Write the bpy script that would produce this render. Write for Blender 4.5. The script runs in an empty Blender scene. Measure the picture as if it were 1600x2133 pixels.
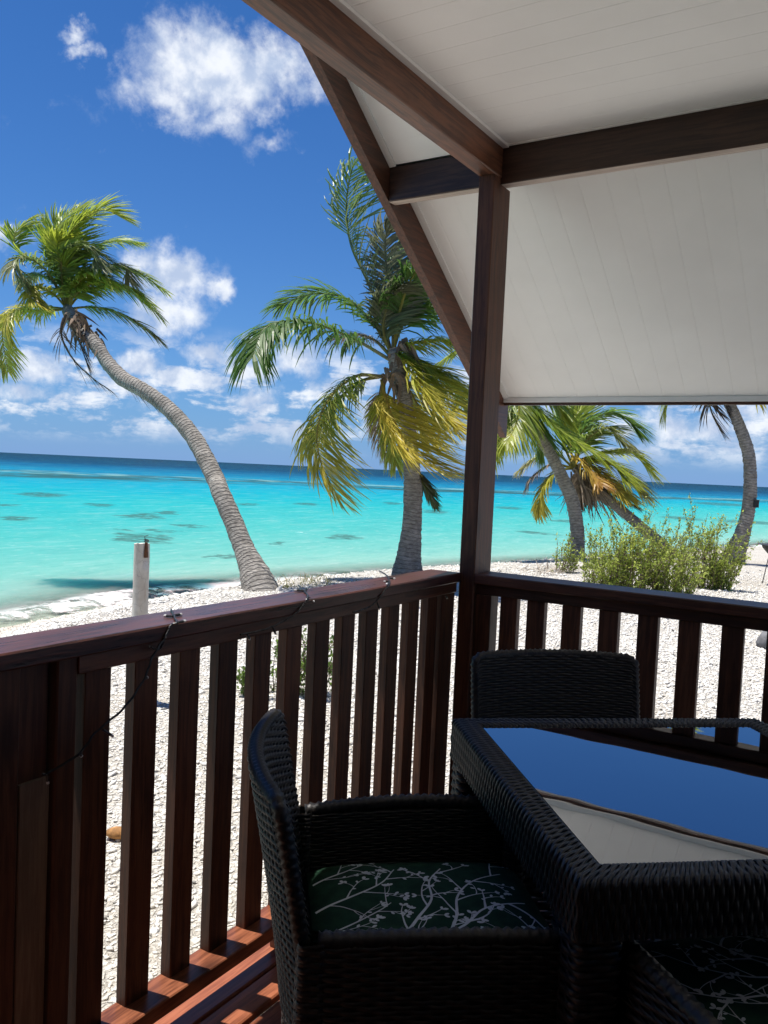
import bpy, math, random
import numpy as np
from mathutils import Vector, Matrix

random.seed(7); rng = np.random.default_rng(7)
SC = bpy.context.scene
COL = SC.collection

# ------------------------------------------------------------------ camera
CAM = np.array([1.4727, -3.06, 1.4102])
FW = np.array([-0.53155735, 0.84548456, -0.05101616])
RT = np.array([0.84447778, 0.53366344, 0.04539393])
UP = np.array([-0.06560533, 0.01895253, 0.99766565])
FPX = 1731.95                       # focal length in photo pixels (1600 x 2133)
cd = bpy.data.cameras.new('camera'); cam = bpy.data.objects.new('camera', cd); COL.objects.link(cam)
cd.sensor_fit = 'VERTICAL'; cd.sensor_height = 24.0; cd.lens = 24.0 * FPX / 2133.0
cd.clip_start = 0.05; cd.clip_end = 20000
cam.matrix_world = Matrix([[RT[i], UP[i], -FW[i], CAM[i]] for i in range(3)] + [[0, 0, 0, 1]])
SC.camera = cam

def ray(px, py):
    return FW + RT * (px - 800) / FPX - UP * (py - 1066.5) / FPX
def at(px, py, D):
    """point seen at photo pixel (px,py) at horizontal distance D metres"""
    d = ray(px, py); return CAM + d * (D / math.hypot(d[0], d[1]))
def atz(px, py, z):
    d = ray(px, py); return CAM + d * ((z - CAM[2]) / d[2])
FH = np.array([-0.5323, 0.8466]); RH = np.array([0.8466, 0.5323])
def gr(r, f, z=0.0):
    """ground point r metres to the right, f metres ahead of the camera"""
    p = CAM[:2] + RH * r + FH * f
    return np.array([p[0], p[1], z])

# ------------------------------------------------------------------ light
SUN_DIR = Vector((-1.0, -0.22, 3.7)).normalized()
SUN_EL = math.asin(SUN_DIR.z); SUN_ROT = math.atan2(SUN_DIR.x, SUN_DIR.y)
sl = bpy.data.lights.new('sun', 'SUN'); sl.energy = 4.6; sl.angle = math.radians(0.53); sl.color = (1.0, 0.955, 0.89)
sun = bpy.data.objects.new('sun', sl); COL.objects.link(sun)
sun.rotation_euler = SUN_DIR.to_track_quat('Z', 'Y').to_euler(); sun.location = (-6, -4, 14)
SKY_STRENGTH = 0.050
EXPOSURE = 0.8
SC.view_settings.view_transform = 'Standard'; SC.view_settings.look = 'None'
SC.view_settings.gamma = 1.0; SC.view_settings.use_curve_mapping = False
SC.view_settings.exposure = EXPOSURE
SC.render.engine = 'CYCLES'
SC.cycles.max_bounces = 8; SC.cycles.diffuse_bounces = 5; SC.cycles.glossy_bounces = 4
SC.cycles.transparent_max_bounces = 12
SC.cycles.sample_clamp_indirect = 6.0
try:
    SC.cycles.use_denoising = True
except Exception:
    pass

# ------------------------------------------------------------------ node helpers
class NT:
    def __init__(s, tree): s.t = tree; s.n = tree.nodes; s.l = tree.links; s.n.clear()
    def new(s, typ, **kw):
        nd = s.n.new(typ)
        for k, v in kw.items(): setattr(nd, k, v)
        return nd
    def lk(s, a, b): s.l.new(a, b)
    def put(s, sock, v):
        if hasattr(v, 'is_output'): s.l.new(v, sock)
        elif v is not None: sock.default_value = v
    def m(s, op, a, b=None, c=None, clamp=False):
        nd = s.new('ShaderNodeMath', operation=op, use_clamp=clamp)
        s.put(nd.inputs[0], a)
        if b is not None: s.put(nd.inputs[1], b)
        if c is not None: s.put(nd.inputs[2], c)
        return nd.outputs[0]
    def v(s, op, a, b=None, out=0):
        nd = s.new('ShaderNodeVectorMath', operation=op)
        s.put(nd.inputs[0], a)
        if b is not None: s.put(nd.inputs['Scale' if op == 'SCALE' else 1], b)
        return nd.outputs['Value'] if op in ('LENGTH', 'DOT_PRODUCT', 'DISTANCE') else nd.outputs[0]
    def rng(s, x, a, b, c=0.0, d=1.0, smooth=True):
        nd = s.new('ShaderNodeMapRange', interpolation_type='SMOOTHSTEP' if smooth else 'LINEAR')
        s.put(nd.inputs[0], x)
        for i, q in enumerate((a, b, c, d)): s.put(nd.inputs[i + 1], q)
        return nd.outputs[0]
    def noise(s, vec, scale, detail=4, rough=0.55, dist=0.0, col=False):
        nd = s.new('ShaderNodeTexNoise'); s.put(nd.inputs['Vector'], vec)
        nd.inputs['Scale'].default_value = scale; nd.inputs['Detail'].default_value = detail
        nd.inputs['Roughness'].default_value = rough; nd.inputs['Distortion'].default_value = dist
        return nd.outputs['Color' if col else 'Fac']
    def voro(s, vec, scale, feature='F1', out='Distance', rand=1.0):
        nd = s.new('ShaderNodeTexVoronoi', feature=feature); s.put(nd.inputs['Vector'], vec)
        nd.inputs['Scale'].default_value = scale; nd.inputs['Randomness'].default_value = rand
        return nd.outputs[out]
    def mix(s, f, a, b, blend='MIX'):
        nd = s.new('ShaderNodeMix', data_type='RGBA', blend_type=blend)
        s.put(nd.inputs[0], f); s.put(nd.inputs[6], rgba(a)); s.put(nd.inputs[7], rgba(b)); return nd.outputs[2]
    def ramp(s, f, stops, interp='LINEAR'):
        nd = s.new('ShaderNodeValToRGB'); s.put(nd.inputs[0], f)
        cr = nd.color_ramp; cr.interpolation = interp
        while len(cr.elements) < len(stops): cr.elements.new(0.5)
        for e, (p, c) in zip(cr.elements, stops): e.position = p; e.color = rgba(c)
        return nd.outputs[0]
    def mapping(s, vec, scale=(1, 1, 1), loc=(0, 0, 0), rot=(0, 0, 0)):
        nd = s.new('ShaderNodeMapping'); s.put(nd.inputs[0], vec)
        nd.inputs['Location'].default_value = loc; nd.inputs['Rotation'].default_value = rot
        nd.inputs['Scale'].default_value = scale; return nd.outputs[0]
    def bump(s, h, strength=0.3, dist=0.01, normal=None):
        nd = s.new('ShaderNodeBump'); s.put(nd.inputs['Height'], h)
        nd.inputs['Strength'].default_value = strength; nd.inputs['Distance'].default_value = dist
        if normal is not None: s.put(nd.inputs['Normal'], normal)
        return nd.outputs[0]
def rgba(c):
    if hasattr(c, 'is_output'): return c
    return (c[0], c[1], c[2], 1.0)
MATS = {}
def mat(name):
    m = bpy.data.materials.new(name); m.use_nodes = True; nt = NT(m.node_tree)
    out = nt.new('ShaderNodeOutputMaterial'); b = nt.new('ShaderNodeBsdfPrincipled')
    nt.lk(b.outputs[0], out.inputs[0]); MATS[name] = m
    return m, nt, b, out
def pset(nt, b, color=None, rough=None, normal=None, spec=None, metallic=None):
    if color is not None: nt.put(b.inputs['Base Color'], rgba(color))
    if rough is not None: nt.put(b.inputs['Roughness'], rough)
    if normal is not None: nt.put(b.inputs['Normal'], normal)
    if spec is not None: b.inputs['Specular IOR Level'].default_value = spec
    if metallic is not None: b.inputs['Metallic'].default_value = metallic

# ------------------------------------------------------------------ world: sky with clouds
W = bpy.data.worlds.new('World'); SC.world = W; W.use_nodes = True
nt = NT(W.node_tree)
wout = nt.new('ShaderNodeOutputWorld'); bg = nt.new('ShaderNodeBackground'); nt.lk(bg.outputs[0], wout.inputs[0])
sky = nt.new('ShaderNodeTexSky', sky_type='NISHITA'); sky.sun_disc = False
sky.sun_elevation = SUN_EL; sky.sun_rotation = SUN_ROT
sky.altitude = 0; sky.air_density = 1.0; sky.dust_density = 0.0; sky.ozone_density = 1.6
hs = nt.new('ShaderNodeHueSaturation'); hs.inputs['Saturation'].default_value = 1.0; hs.inputs['Value'].default_value = 1.0
nt.lk(sky.outputs[0], hs.inputs['Color'])
skyc = nt.v('SCALE', nt.v('MULTIPLY', hs.outputs[0], (0.32, 0.72, 1.24)), SKY_STRENGTH)
tc = nt.new('ShaderNodeTexCoord'); DIR = nt.v('NORMALIZE', tc.outputs['Generated'])
# clouds: soft blobs given by sky direction and angular size, broken up by noise
BLOBS = [  # px, py, half width, half height (photo pixels, turned into sky angles), weight
    (430, 150, 190, 118, 1.0), (340, 200, 95, 95, .8), (560, 130, 115, 90, .75), (470, 255, 110, 60, .62), (560, 300, 80, 42, .5), (160, 70, 44, 28, .7), (172, 105, 40, 26, .7), (180, 135, 30, 20, .5), (545, 240, 70, 40, .55), (640, 170, 70, 60, .5),
    (360, 575, 140, 72, 1.0), (345, 655, 120, 62, 1.0), (455, 605, 60, 30, .85), (290, 755, 75, 34, .9),
    (430, 735, 72, 50, 1.0), (510, 770, 90, 42, .95), (520, 705, 60, 32, .55), (75, 768, 105, 46, 1.0), (50, 818, 95, 38, .8), (620, 745, 60, 75, .7),
    (525, 835, 75, 32, .8), (310, 830, 80, 28, .55), (160, 820, 60, 28, .5), (5, 490, 50, 45, .55),
    (1400, 890, 105, 44, .8), (1480, 885, 75, 40, .75), (1590, 870, 70, 38, .6), (1340, 935, 80, 26, .65), (1290, 900, 70, 35, .5), (700, 820, 90, 40, .6), (1550, 930, 80, 26, .5),
    (-220, 640, 220, 110, 1.0), (-500, 300, 260, 150, 1.0), (2050, 640, 260, 120, 1.0), (2700, 500, 300, 150, 1.0), (-1200, 550, 300, 160, 1.0)]
warp = nt.noise(DIR, 26.0, 5, 0.6, col=True)
wv = nt.v('SCALE', nt.v('SUBTRACT', warp, (0.5, 0.5, 0.5)), 0.055)
DW = nt.v('ADD', DIR, wv)
DS3 = nt.v('MULTIPLY', DW, (1.0, 1.0, 1.75))
acc = None
for (px, py, hw, hh, wt) in BLOBS:
    c = ray(px, py); c = c / np.linalg.norm(c); R_ = 0.5 * (hw + 1.75 * hh) / FPX
    dist = nt.v('DISTANCE', DS3, (c[0], c[1], c[2] * 1.75))
    val = nt.m('MULTIPLY_ADD', dist, -wt / R_, wt)
    acc = val if acc is None else nt.m('MAXIMUM', acc, val)
acc = nt.m('MAXIMUM', acc, 0.0)
n1 = nt.noise(DIR, 15.0, 10, 0.66, 0.3); n2 = nt.noise(DIR, 75.0, 6, 0.6)
nn = nt.m('ADD', nt.m('MULTIPLY', nt.m('SUBTRACT', n1, 0.5), 1.7), nt.m('MULTIPLY', nt.m('SUBTRACT', n2, 0.5), 0.6))
body = nt.m('ADD', nt.m('MULTIPLY', acc, 1.7), nn)
dens = nt.rng(body, 0.20, 1.28)
# low field of small puffs towards the horizon
sep = nt.new('ShaderNodeSeparateXYZ'); nt.lk(DIR, sep.inputs[0])
el = sep.outputs[2]
pf = nt.noise(nt.mapping(DIR, scale=(1, 1, 2.7)), 15.0, 8, 0.62, 0.15)
band = nt.m('MULTIPLY', nt.rng(el, 0.008, 0.05), nt.rng(el, 0.16, 0.10))
puffs = nt.m('MULTIPLY', nt.rng(nt.m('ADD', pf, nt.m('MULTIPLY', nt.m('SUBTRACT', n2, .5), .15)), 0.45, 0.62), band)
dens_all = nt.m('MAXIMUM', nt.m('MULTIPLY', dens, 0.93), nt.m('MULTIPLY', puffs, 0.9))
dens_all = nt.m('MULTIPLY', dens_all, nt.rng(el, 0.0, 0.03), clamp=True)
shade = nt.rng(nt.noise(nt.v('ADD', DIR, (0.0, 0.0, 0.012)), 30.0, 5, 0.55), 0.35, 0.65)
ccol = nt.mix(shade, (0.30, 0.36, 0.475), (0.57, 0.59, 0.62))
hz_ = nt.m('EXPONENT', nt.m('MULTIPLY', nt.m('MAXIMUM', el, 0.0), -9.0))
skyh = nt.mix(nt.m('MULTIPLY', hz_, 0.9), skyc, (0.128, 0.222, 0.415))
fin = nt.mix(dens_all, skyh, ccol)
nt.lk(fin, bg.inputs[0]); bg.inputs[1].default_value = 1.0

# ------------------------------------------------------------------ mesh helpers
BASE = {}
def tag(o, label=None, cat=None, group=None, kind=None):
    if label: o['label'] = label
    if cat: o['category'] = cat
    if group: o['group'] = group
    if kind: o['kind'] = kind
    return o
def thing(name, loc, label=None, cat=None, group=None, kind=None, rz=0.0):
    o = bpy.data.objects.new(name, None); COL.objects.link(o)
    o.location = loc; o.rotation_euler = (0, 0, rz); o.empty_display_size = 0.1
    BASE[o.name] = np.array(loc, float)
    return tag(o, label, cat, group, kind)
class MB:
    def __init__(s): s.v = []; s.f = []; s.c = []; s.n = 0
    def add(s, verts, faces, cols=None):
        verts = np.asarray(verts, float).reshape(-1, 3); k = s.n
        s.v.append(verts); s.n += len(verts)
        s.f += [tuple(i + k for i in f) for f in faces]
        if cols is not None: s.c.append(np.asarray(cols, float).reshape(-1, 3))
    def box(s, x0, x1, y0, y1, z0, z1, bev=0.0):
        if bev <= 0:
            v = [(x, y, z) for z in (z0, z1) for y in (y0, y1) for x in (x0, x1)]
            s.add(v, [(0, 2, 3, 1), (4, 5, 7, 6), (0, 1, 5, 4), (2, 6, 7, 3), (0, 4, 6, 2), (1, 3, 7, 5)]); return
        # chamfer on the long edges: octagonal cross-section along the longest axis
        d = [x1 - x0, y1 - y0, z1 - z0]; a = int(np.argmax(d)); lo = [x0, y0, z0]; hi = [x1, y1, z1]
        b, c = [i for i in range(3) if i != a]
        sec = [(lo[b] + bev, lo[c]), (hi[b] - bev, lo[c]), (hi[b], lo[c] + bev), (hi[b], hi[c] - bev), (hi[b] - bev, hi[c]), (lo[b] + bev, hi[c]), (lo[b], hi[c] - bev), (lo[b], lo[c] + bev)]
        v = []
        for t in (lo[a], hi[a]):
            for (p, q) in sec:
                w = [0, 0, 0]; w[a] = t; w[b] = p; w[c] = q; v.append(w)
        f = [(i, (i + 1) % 8, (i + 1) % 8 + 8, i + 8) for i in range(8)] + [tuple(range(7, -1, -1)), tuple(range(8, 16))]
        s.add(v, f)
    def prism(s, prof, axis, t0, t1):
        """extrude a closed 2-D profile along an axis (0,1,2)"""
        b, c = [i for i in range(3) if i != axis]; n = len(prof); v = []
        for t in (t0, t1):
            for (p, q) in prof:
                w = [0, 0, 0]; w[axis] = t; w[b] = p; w[c] = q; v.append(w)
        s.add(v, [(i, (i + 1) % n, (i + 1) % n + n, i + n) for i in range(n)] + [tuple(range(n - 1, -1, -1)), tuple(range(n, 2 * n))])
    def tube(s, path, rad, k=8, cap=True, col=None):
        P = np.asarray(path, float); n = len(P)
        R_ = np.full(n, rad) if np.isscalar(rad) else np.asarray(rad, float)
        T = np.gradient(P, axis=0); T /= np.linalg.norm(T, axis=1)[:, None] + 1e-12
        up = np.array([0, 0, 1.0]) if abs(T[0][2]) < 0.9 else np.array([1.0, 0, 0])
        a = np.cross(T[0], up); a /= np.linalg.norm(a); v = []
        ang = np.arange(k) * 2 * math.pi / k
        for i in range(n):
            a = a - T[i] * (a @ T[i]); a /= np.linalg.norm(a) + 1e-12; b = np.cross(T[i], a)
            v.append(P[i] + R_[i] * (np.cos(ang)[:, None] * a + np.sin(ang)[:, None] * b))
        v = np.concatenate(v)
        f = [(i * k + j, i * k + (j + 1) % k, (i + 1) * k + (j + 1) % k, (i + 1) * k + j) for i in range(n - 1) for j in range(k)]
        if cap: f += [tuple(range(k - 1, -1, -1)), tuple(range((n - 1) * k, n * k))]
        s.add(v, f, None if col is None else np.tile(col, (len(v), 1)))
    def build(s, name, m, parent=None, smooth=False, base=None, kind=None, label=None):
        root = parent
        while root is not None and root.parent is not None: root = root.parent
        off = base if base is not None else (BASE.get(root.name, np.zeros(3)) if root is not None else np.zeros(3))
        me = bpy.data.meshes.new(name)
        V = (np.concatenate(s.v) if s.v else np.zeros((0, 3))) - off
        me.from_pydata(V.tolist(), [], s.f)
        if s.c:
            cc = np.concatenate(s.c)
            if len(cc) == len(V):
                at_ = me.color_attributes.new('Col', 'FLOAT_COLOR', 'POINT')
                at_.data.foreach_set('color', np.concatenate([cc, np.ones((len(cc), 1))], 1).ravel())
        me.materials.append(MATS[m] if isinstance(m, str) else m)
        if smooth: me.polygons.foreach_set('use_smooth', np.ones(len(me.polygons), bool))
        me.update()
        o = bpy.data.objects.new(name, me); COL.objects.link(o)
        if parent is not None: o.parent = parent
        if kind: o['kind'] = kind
        if label: o['label'] = label
        return o
def copy_tree(o, parent=None):
    c = o.copy(); COL.objects.link(c); c.parent = parent
    for ch in list(o.children): copy_tree(ch, c)
    return c
def smoothpath(pts, n):
    """Catmull-Rom through points"""
    P = np.asarray(pts, float); P = np.vstack([2 * P[0] - P[1], P, 2 * P[-1] - P[-2]])
    out = []
    segs = len(P) - 3
    for t in np.linspace(0, segs, n):
        i = min(int(t), segs - 1); u = t - i
        p0, p1, p2, p3 = P[i:i + 4]
        out.append(0.5 * (2 * p1 + (p2 - p0) * u + (2 * p0 - 5 * p1 + 4 * p2 - p3) * u * u + (3 * p1 - p0 - 3 * p2 + p3) * u ** 3))
    return np.array(out)

# ------------------------------------------------------------------ materials
def wood(name, axis, base=(0.120, 0.046, 0.024), dark=(0.042, 0.016, 0.010), rough=0.36, worn=0.0, wcol=(0.30, 0.20, 0.14), spec=0.42):
    m, nt, b, out = mat(name)
    tc = nt.new('ShaderNodeTexCoord'); oi = nt.new('ShaderNodeObjectInfo')
    off = nt.v('SCALE', nt.new('ShaderNodeCombineXYZ').outputs[0], 1.0)
    cmb = nt.new('ShaderNodeCombineXYZ')
    for i, k in enumerate((37.0, 71.0, 53.0)): nt.lk(nt.m('MULTIPLY', oi.outputs['Random'], k), cmb.inputs[i])
    vec = nt.v('ADD', tc.outputs['Object'], cmb.outputs[0])
    sc = [1.0, 1.0, 1.0]; sc[axis] = 0.045
    st = nt.mapping(vec, scale=tuple(sc))
    warpc = nt.noise(nt.mapping(vec, scale=tuple(0.25 if i == axis else 1.0 for i in range(3))), 9.0, 3, 0.5, col=True)
    st2 = nt.v('ADD', st, nt.v('SCALE', nt.v('SUBTRACT', warpc, (.5, .5, .5)), 0.035))
    g1 = nt.noise(st2, 75.0, 6, 0.62); g2 = nt.noise(st2, 260.0, 3, 0.6)
    big = nt.noise(vec, 3.2, 4, 0.6)
    knots = nt.voro(nt.mapping(vec, scale=tuple(0.28 if i == axis else 1.0 for i in range(3))), 5.5)
    kn = nt.rng(knots, 0.15, 0.03)
    f = nt.m('ADD', nt.m('MULTIPLY', g1, 0.75), nt.m('MULTIPLY', g2, 0.25))
    c = nt.mix(nt.rng(f, 0.40, 0.61), dark, base)
    c = nt.mix(nt.m('MULTIPLY', nt.rng(big, 0.35, 0.70), 0.6), c, nt.mix(0.5, c, (base[0] * 1.5, base[1] * 1.35, base[2] * 1.3)))
    c = nt.mix(nt.m('MULTIPLY', kn, 0.85), c, (dark[0] * .5, dark[1] * .5, dark[2] * .5))
    v_ = nt.m('ADD', 0.75, nt.m('MULTIPLY', oi.outputs['Random'], 0.5))
    c = nt.mix(1.0, c, nt.new('ShaderNodeCombineColor').outputs[0], 'MULTIPLY') if False else c
    hsv = nt.new('ShaderNodeHueSaturation'); nt.put(hsv.inputs['Color'], c); nt.put(hsv.inputs['Value'], v_); c = hsv.outputs[0]
    if worn > 0:
        wn = nt.noise(nt.mapping(vec, scale=tuple(0.5 if i == axis else 1.6 for i in range(3))), 6.0, 6, 0.65)
        c = nt.mix(nt.m('MULTIPLY', nt.rng(wn, 0.48, 0.66), worn), c, wcol)
    nb = nt.bump(nt.m('ADD', nt.m('MULTIPLY', f, 1.0), nt.m('MULTIPLY', big, .6)), 0.35, 0.0025)
    pset(nt, b, c, nt.m('ADD', rough - 0.07, nt.m('MULTIPLY', g1, 0.22)), nb, spec=spec)
    return m
wood('wood_x', 0, base=(0.085, 0.036, 0.021), dark=(0.030, 0.013, 0.009)); wood('wood_y', 1, base=(0.13, 0.049, 0.026), dark=(0.045, 0.017, 0.010)); wood('wood_z', 2, base=(0.105, 0.043, 0.022), dark=(0.038, 0.015, 0.009), rough=.5, spec=.28)
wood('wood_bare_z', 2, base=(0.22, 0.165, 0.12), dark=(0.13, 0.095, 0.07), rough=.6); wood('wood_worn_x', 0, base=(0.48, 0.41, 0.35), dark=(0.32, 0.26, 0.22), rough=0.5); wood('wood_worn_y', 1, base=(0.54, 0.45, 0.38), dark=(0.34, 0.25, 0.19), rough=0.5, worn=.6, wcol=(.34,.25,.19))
wood('wood_beam_x', 0, base=(0.058, 0.029, 0.019), dark=(0.022, 0.011, 0.008))
wood('wood_beam_y', 1, base=(0.17, 0.070, 0.037), dark=(0.055, 0.022, 0.013))
wood('wood_post', 2, base=(0.088, 0.039, 0.023), dark=(0.042, 0.018, 0.012), rough=0.48, spec=.3)
wood('wood_rail_y', 1, base=(0.100, 0.036, 0.028), dark=(0.024, 0.012, 0.011), rough=0.26)
wood('wood_deck', 1, base=(0.25, 0.085, 0.040), dark=(0.10, 0.030, 0.015), rough=0.32)
wood('wood_wall', 0, base=(0.12, 0.055, 0.03), dark=(0.05, 0.02, 0.012), rough=0.5)

def simple(name, color, rough=0.5, nscale=None, namp=0.25, bump=0.0, bscale=60, spec=0.5, metallic=0.0):
    m, nt, b, out = mat(name)
    tc = nt.new('ShaderNodeTexCoord'); c = color; nrm = None
    if nscale:
        n = nt.noise(tc.outputs['Object'], nscale, 6, 0.6)
        lo = tuple(x * (1 - namp) for x in color); hi = tuple(min(1, x * (1 + namp)) for x in color)
        c = nt.mix(nt.rng(n, 0.3, 0.7), lo, hi)
    if bump: nrm = nt.bump(nt.noise(tc.outputs['Object'], bscale, 5, 0.6), bump, 0.004)
    pset(nt, b, c, rough, nrm, spec, metallic); return m
simple('white_board', (0.89, 0.885, 0.87), 0.55, 1.6, 0.035, 0.12, 160)
simple('white_trim', (0.86, 0.85, 0.82), 0.45, 3.0, 0.04)
simple('roof_metal', (0.42, 0.43, 0.44), 0.45, 2.0, 0.1)
simple('wicker', (0.0185, 0.016, 0.015), 0.42, 40, 0.35, 0.25, 350, spec=0.5)
simple('wicker_core', (0.012, 0.011, 0.011), 0.7)
simple('cushion_fabric', (0.014, 0.048, 0.026), 0.85, 30, 0.25, 0.3, 700, spec=0.2)
simple('print_white', (0.62, 0.66, 0.66), 0.85, 30, 0.08, 0.0, spec=0.2)
simple('black_wire', (0.012, 0.012, 0.013), 0.45)
simple('bulb_glass', (0.55, 0.55, 0.55), 0.15)
simple('rust', (0.13, 0.055, 0.025), 0.85, 40, 0.5, 0.4, 120)
simple('black_iron', (0.015, 0.015, 0.016), 0.6, 20, 0.3)
simple('grey_stone', (0.15, 0.15, 0.155), 0.85, 12, 0.3, 0.5, 40)
simple('husk', (0.33, 0.16, 0.05), 0.85, 30, 0.4, 0.4, 120)
simple('coconut', (0.24, 0.15, 0.05), 0.6, 8, 0.4)
simple('twig', (0.16, 0.115, 0.08), 0.85, 30, 0.3)
simple('concrete_wall', (0.35, 0.33, 0.30), 0.8, 4, 0.2)

m, nt, b, out = mat('dark_glass')        # near-black mirror glass of the table top
tc = nt.new('ShaderNodeTexCoord')
wav = nt.noise(tc.outputs['Object'], 3.2, 2, 0.4)
pset(nt, b, (0.36, 0.37, 0.40), 0.012, nt.bump(wav, 0.06, 0.012), metallic=1.0)

m, nt, b, out = mat('stub_concrete')
tc = nt.new('ShaderNodeTexCoord'); o_ = tc.outputs['Object']
n = nt.noise(o_, 9, 6, 0.6); cr = nt.voro(nt.v('ADD', o_, nt.v('SCALE', nt.noise(o_, 14, 3, .5, col=True), 0.06)), 9, 'DISTANCE_TO_EDGE')
c = nt.mix(nt.rng(n, 0.3, 0.7), (0.50, 0.45, 0.38), (0.66, 0.62, 0.55))
c = nt.mix(nt.m('MULTIPLY', nt.rng(cr, 0.012, 0.002), 0.55), c, (0.2, 0.17, 0.14))
st_ = nt.noise(nt.mapping(o_, scale=(1, 1, 0.25)), 13, 4, .55)
c = nt.mix(nt.m('MULTIPLY', nt.rng(st_, 0.62, 0.72), 0.7), c, (0.36, 0.20, 0.07))
pset(nt, b, c, 0.85, nt.bump(n, 0.4, 0.006))

m, nt, b, out = mat('palm_trunk')
tc = nt.new('ShaderNodeTexCoord'); o_ = tc.outputs['Object']
at_ = nt.new('ShaderNodeAttribute', attribute_name='Col')
rgx = nt.new('ShaderNodeSeparateColor'); nt.lk(at_.outputs['Color'], rgx.inputs[0])
n = nt.noise(o_, 7, 7, 0.65); n2 = nt.noise(nt.mapping(o_, scale=(1, 1, 4)), 16, 5, .6)
ring = nt.m('FRACT', nt.m('ADD', rgx.outputs[0], nt.m('MULTIPLY', nt.m('SUBTRACT', n, 0.5), 1.1)))
ringd = nt.rng(ring, 0.0, 0.30)
c = nt.mix(nt.rng(nt.m('ADD', nt.m('MULTIPLY', n, .5), nt.m('MULTIPLY', n2, .5)), 0.34, 0.66), (0.17, 0.155, 0.135), (0.40, 0.37, 0.33))
c = nt.mix(nt.m('MULTIPLY', nt.m('SUBTRACT', 1.0, ringd), 0.55), c, (0.07, 0.06, 0.052))
pset(nt, b, c, 0.9, nt.bump(nt.m('ADD', nt.m('MULTIPLY', ringd, .5), n2), 0.9, 0.03), spec=0.2)

def leafmat(name, trans=0.35, rough=0.38, gl=0.5):
    m, nt, b, out = mat(name)
    at_ = nt.new('ShaderNodeAttribute', attribute_name='Col'); tc = nt.new('ShaderNodeTexCoord')
    n = nt.noise(tc.outputs['Object'], 9, 4, .6)
    hv = nt.new('ShaderNodeHueSaturation'); nt.lk(at_.outputs['Color'], hv.inputs['Color'])
    nt.put(hv.inputs['Value'], nt.m('ADD', 0.72, nt.m('MULTIPLY', n, 0.56)))
    pset(nt, b, hv.outputs[0], rough, spec=gl)
    tr = nt.new('ShaderNodeBsdfTranslucent'); nt.lk(hv.outputs[0], tr.inputs[0])
    mx = nt.new('ShaderNodeMixShader'); mx.inputs[0].default_value = trans
    nt.lk(b.outputs[0], mx.inputs[1]); nt.lk(tr.outputs[0], mx.inputs[2]); nt.lk(mx.outputs[0], out.inputs[0])
leafmat('palm_leaf', 0.5, 0.42, 0.5); leafmat('bush_leaf', 0.45, 0.5, 0.3); leafmat('dry_leaf', 0.15, 0.8, 0.2)

# beach of broken white coral
m, nt, b, out = mat('coral_beach')
ge = nt.new('ShaderNodeNewGeometry'); P = ge.outputs['Position']
Pw = nt.v('ADD', P, nt.v('SCALE', nt.noise(P, 5, 3, .5, col=True), 0.10))
Ps = nt.mapping(Pw, scale=(1, 1, 0.3))
v1 = nt.voro(Ps, 26, 'DISTANCE_TO_EDGE'); v1c = nt.voro(Ps, 26, 'F1', 'Color')
v2 = nt.voro(Ps, 70, 'DISTANCE_TO_EDGE')
big = nt.noise(P, 0.55, 5, .6); fine = nt.noise(P, 34, 6, .65)
sepc = nt.new('ShaderNodeSeparateColor'); nt.lk(v1c, sepc.inputs[0])
c = nt.mix(sepc.outputs[0], (0.60, 0.565, 0.495), (0.75, 0.725, 0.665))
c = nt.mix(nt.rng(big, 0.42, 0.72), c, nt.mix(0.5, c, (0.46, 0.40, 0.31)))
c = nt.mix(nt.m('MULTIPLY', nt.rng(fine, 0.53, 0.66), 0.5), c, (0.30, 0.26, 0.20))
c = nt.mix(nt.m('MULTIPLY', nt.rng(v1, 0.10, 0.0), 0.45), c, (0.22, 0.19, 0.15))
wet = nt.new('ShaderNodeAttribute', attribute_name='wet')
c = nt.mix(nt.m('MULTIPLY', wet.outputs['Fac'], 0.55), c, nt.mix(1.0, c, (0.62, 0.52, 0.40), 'MULTIPLY'))
h = nt.m('ADD', nt.m('MULTIPLY', nt.rng(v1, 0.0, 0.25), 1.0), nt.m('ADD', nt.m('MULTIPLY', nt.rng(v2, 0, .3), 0.4), nt.m('MULTIPLY', fine, .9)))
pset(nt, b, c, 0.9, nt.bump(h, 0.8, 0.022), spec=0.2)

m, nt, b, out = mat('pebble')
at_ = nt.new('ShaderNodeAttribute', attribute_name='Col'); tc = nt.new('ShaderNodeTexCoord')
pset(nt, b, at_.outputs['Color'], 0.9, nt.bump(nt.noise(tc.outputs['Object'], 90, 4, .6), 0.5, 0.006), spec=0.2)

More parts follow.
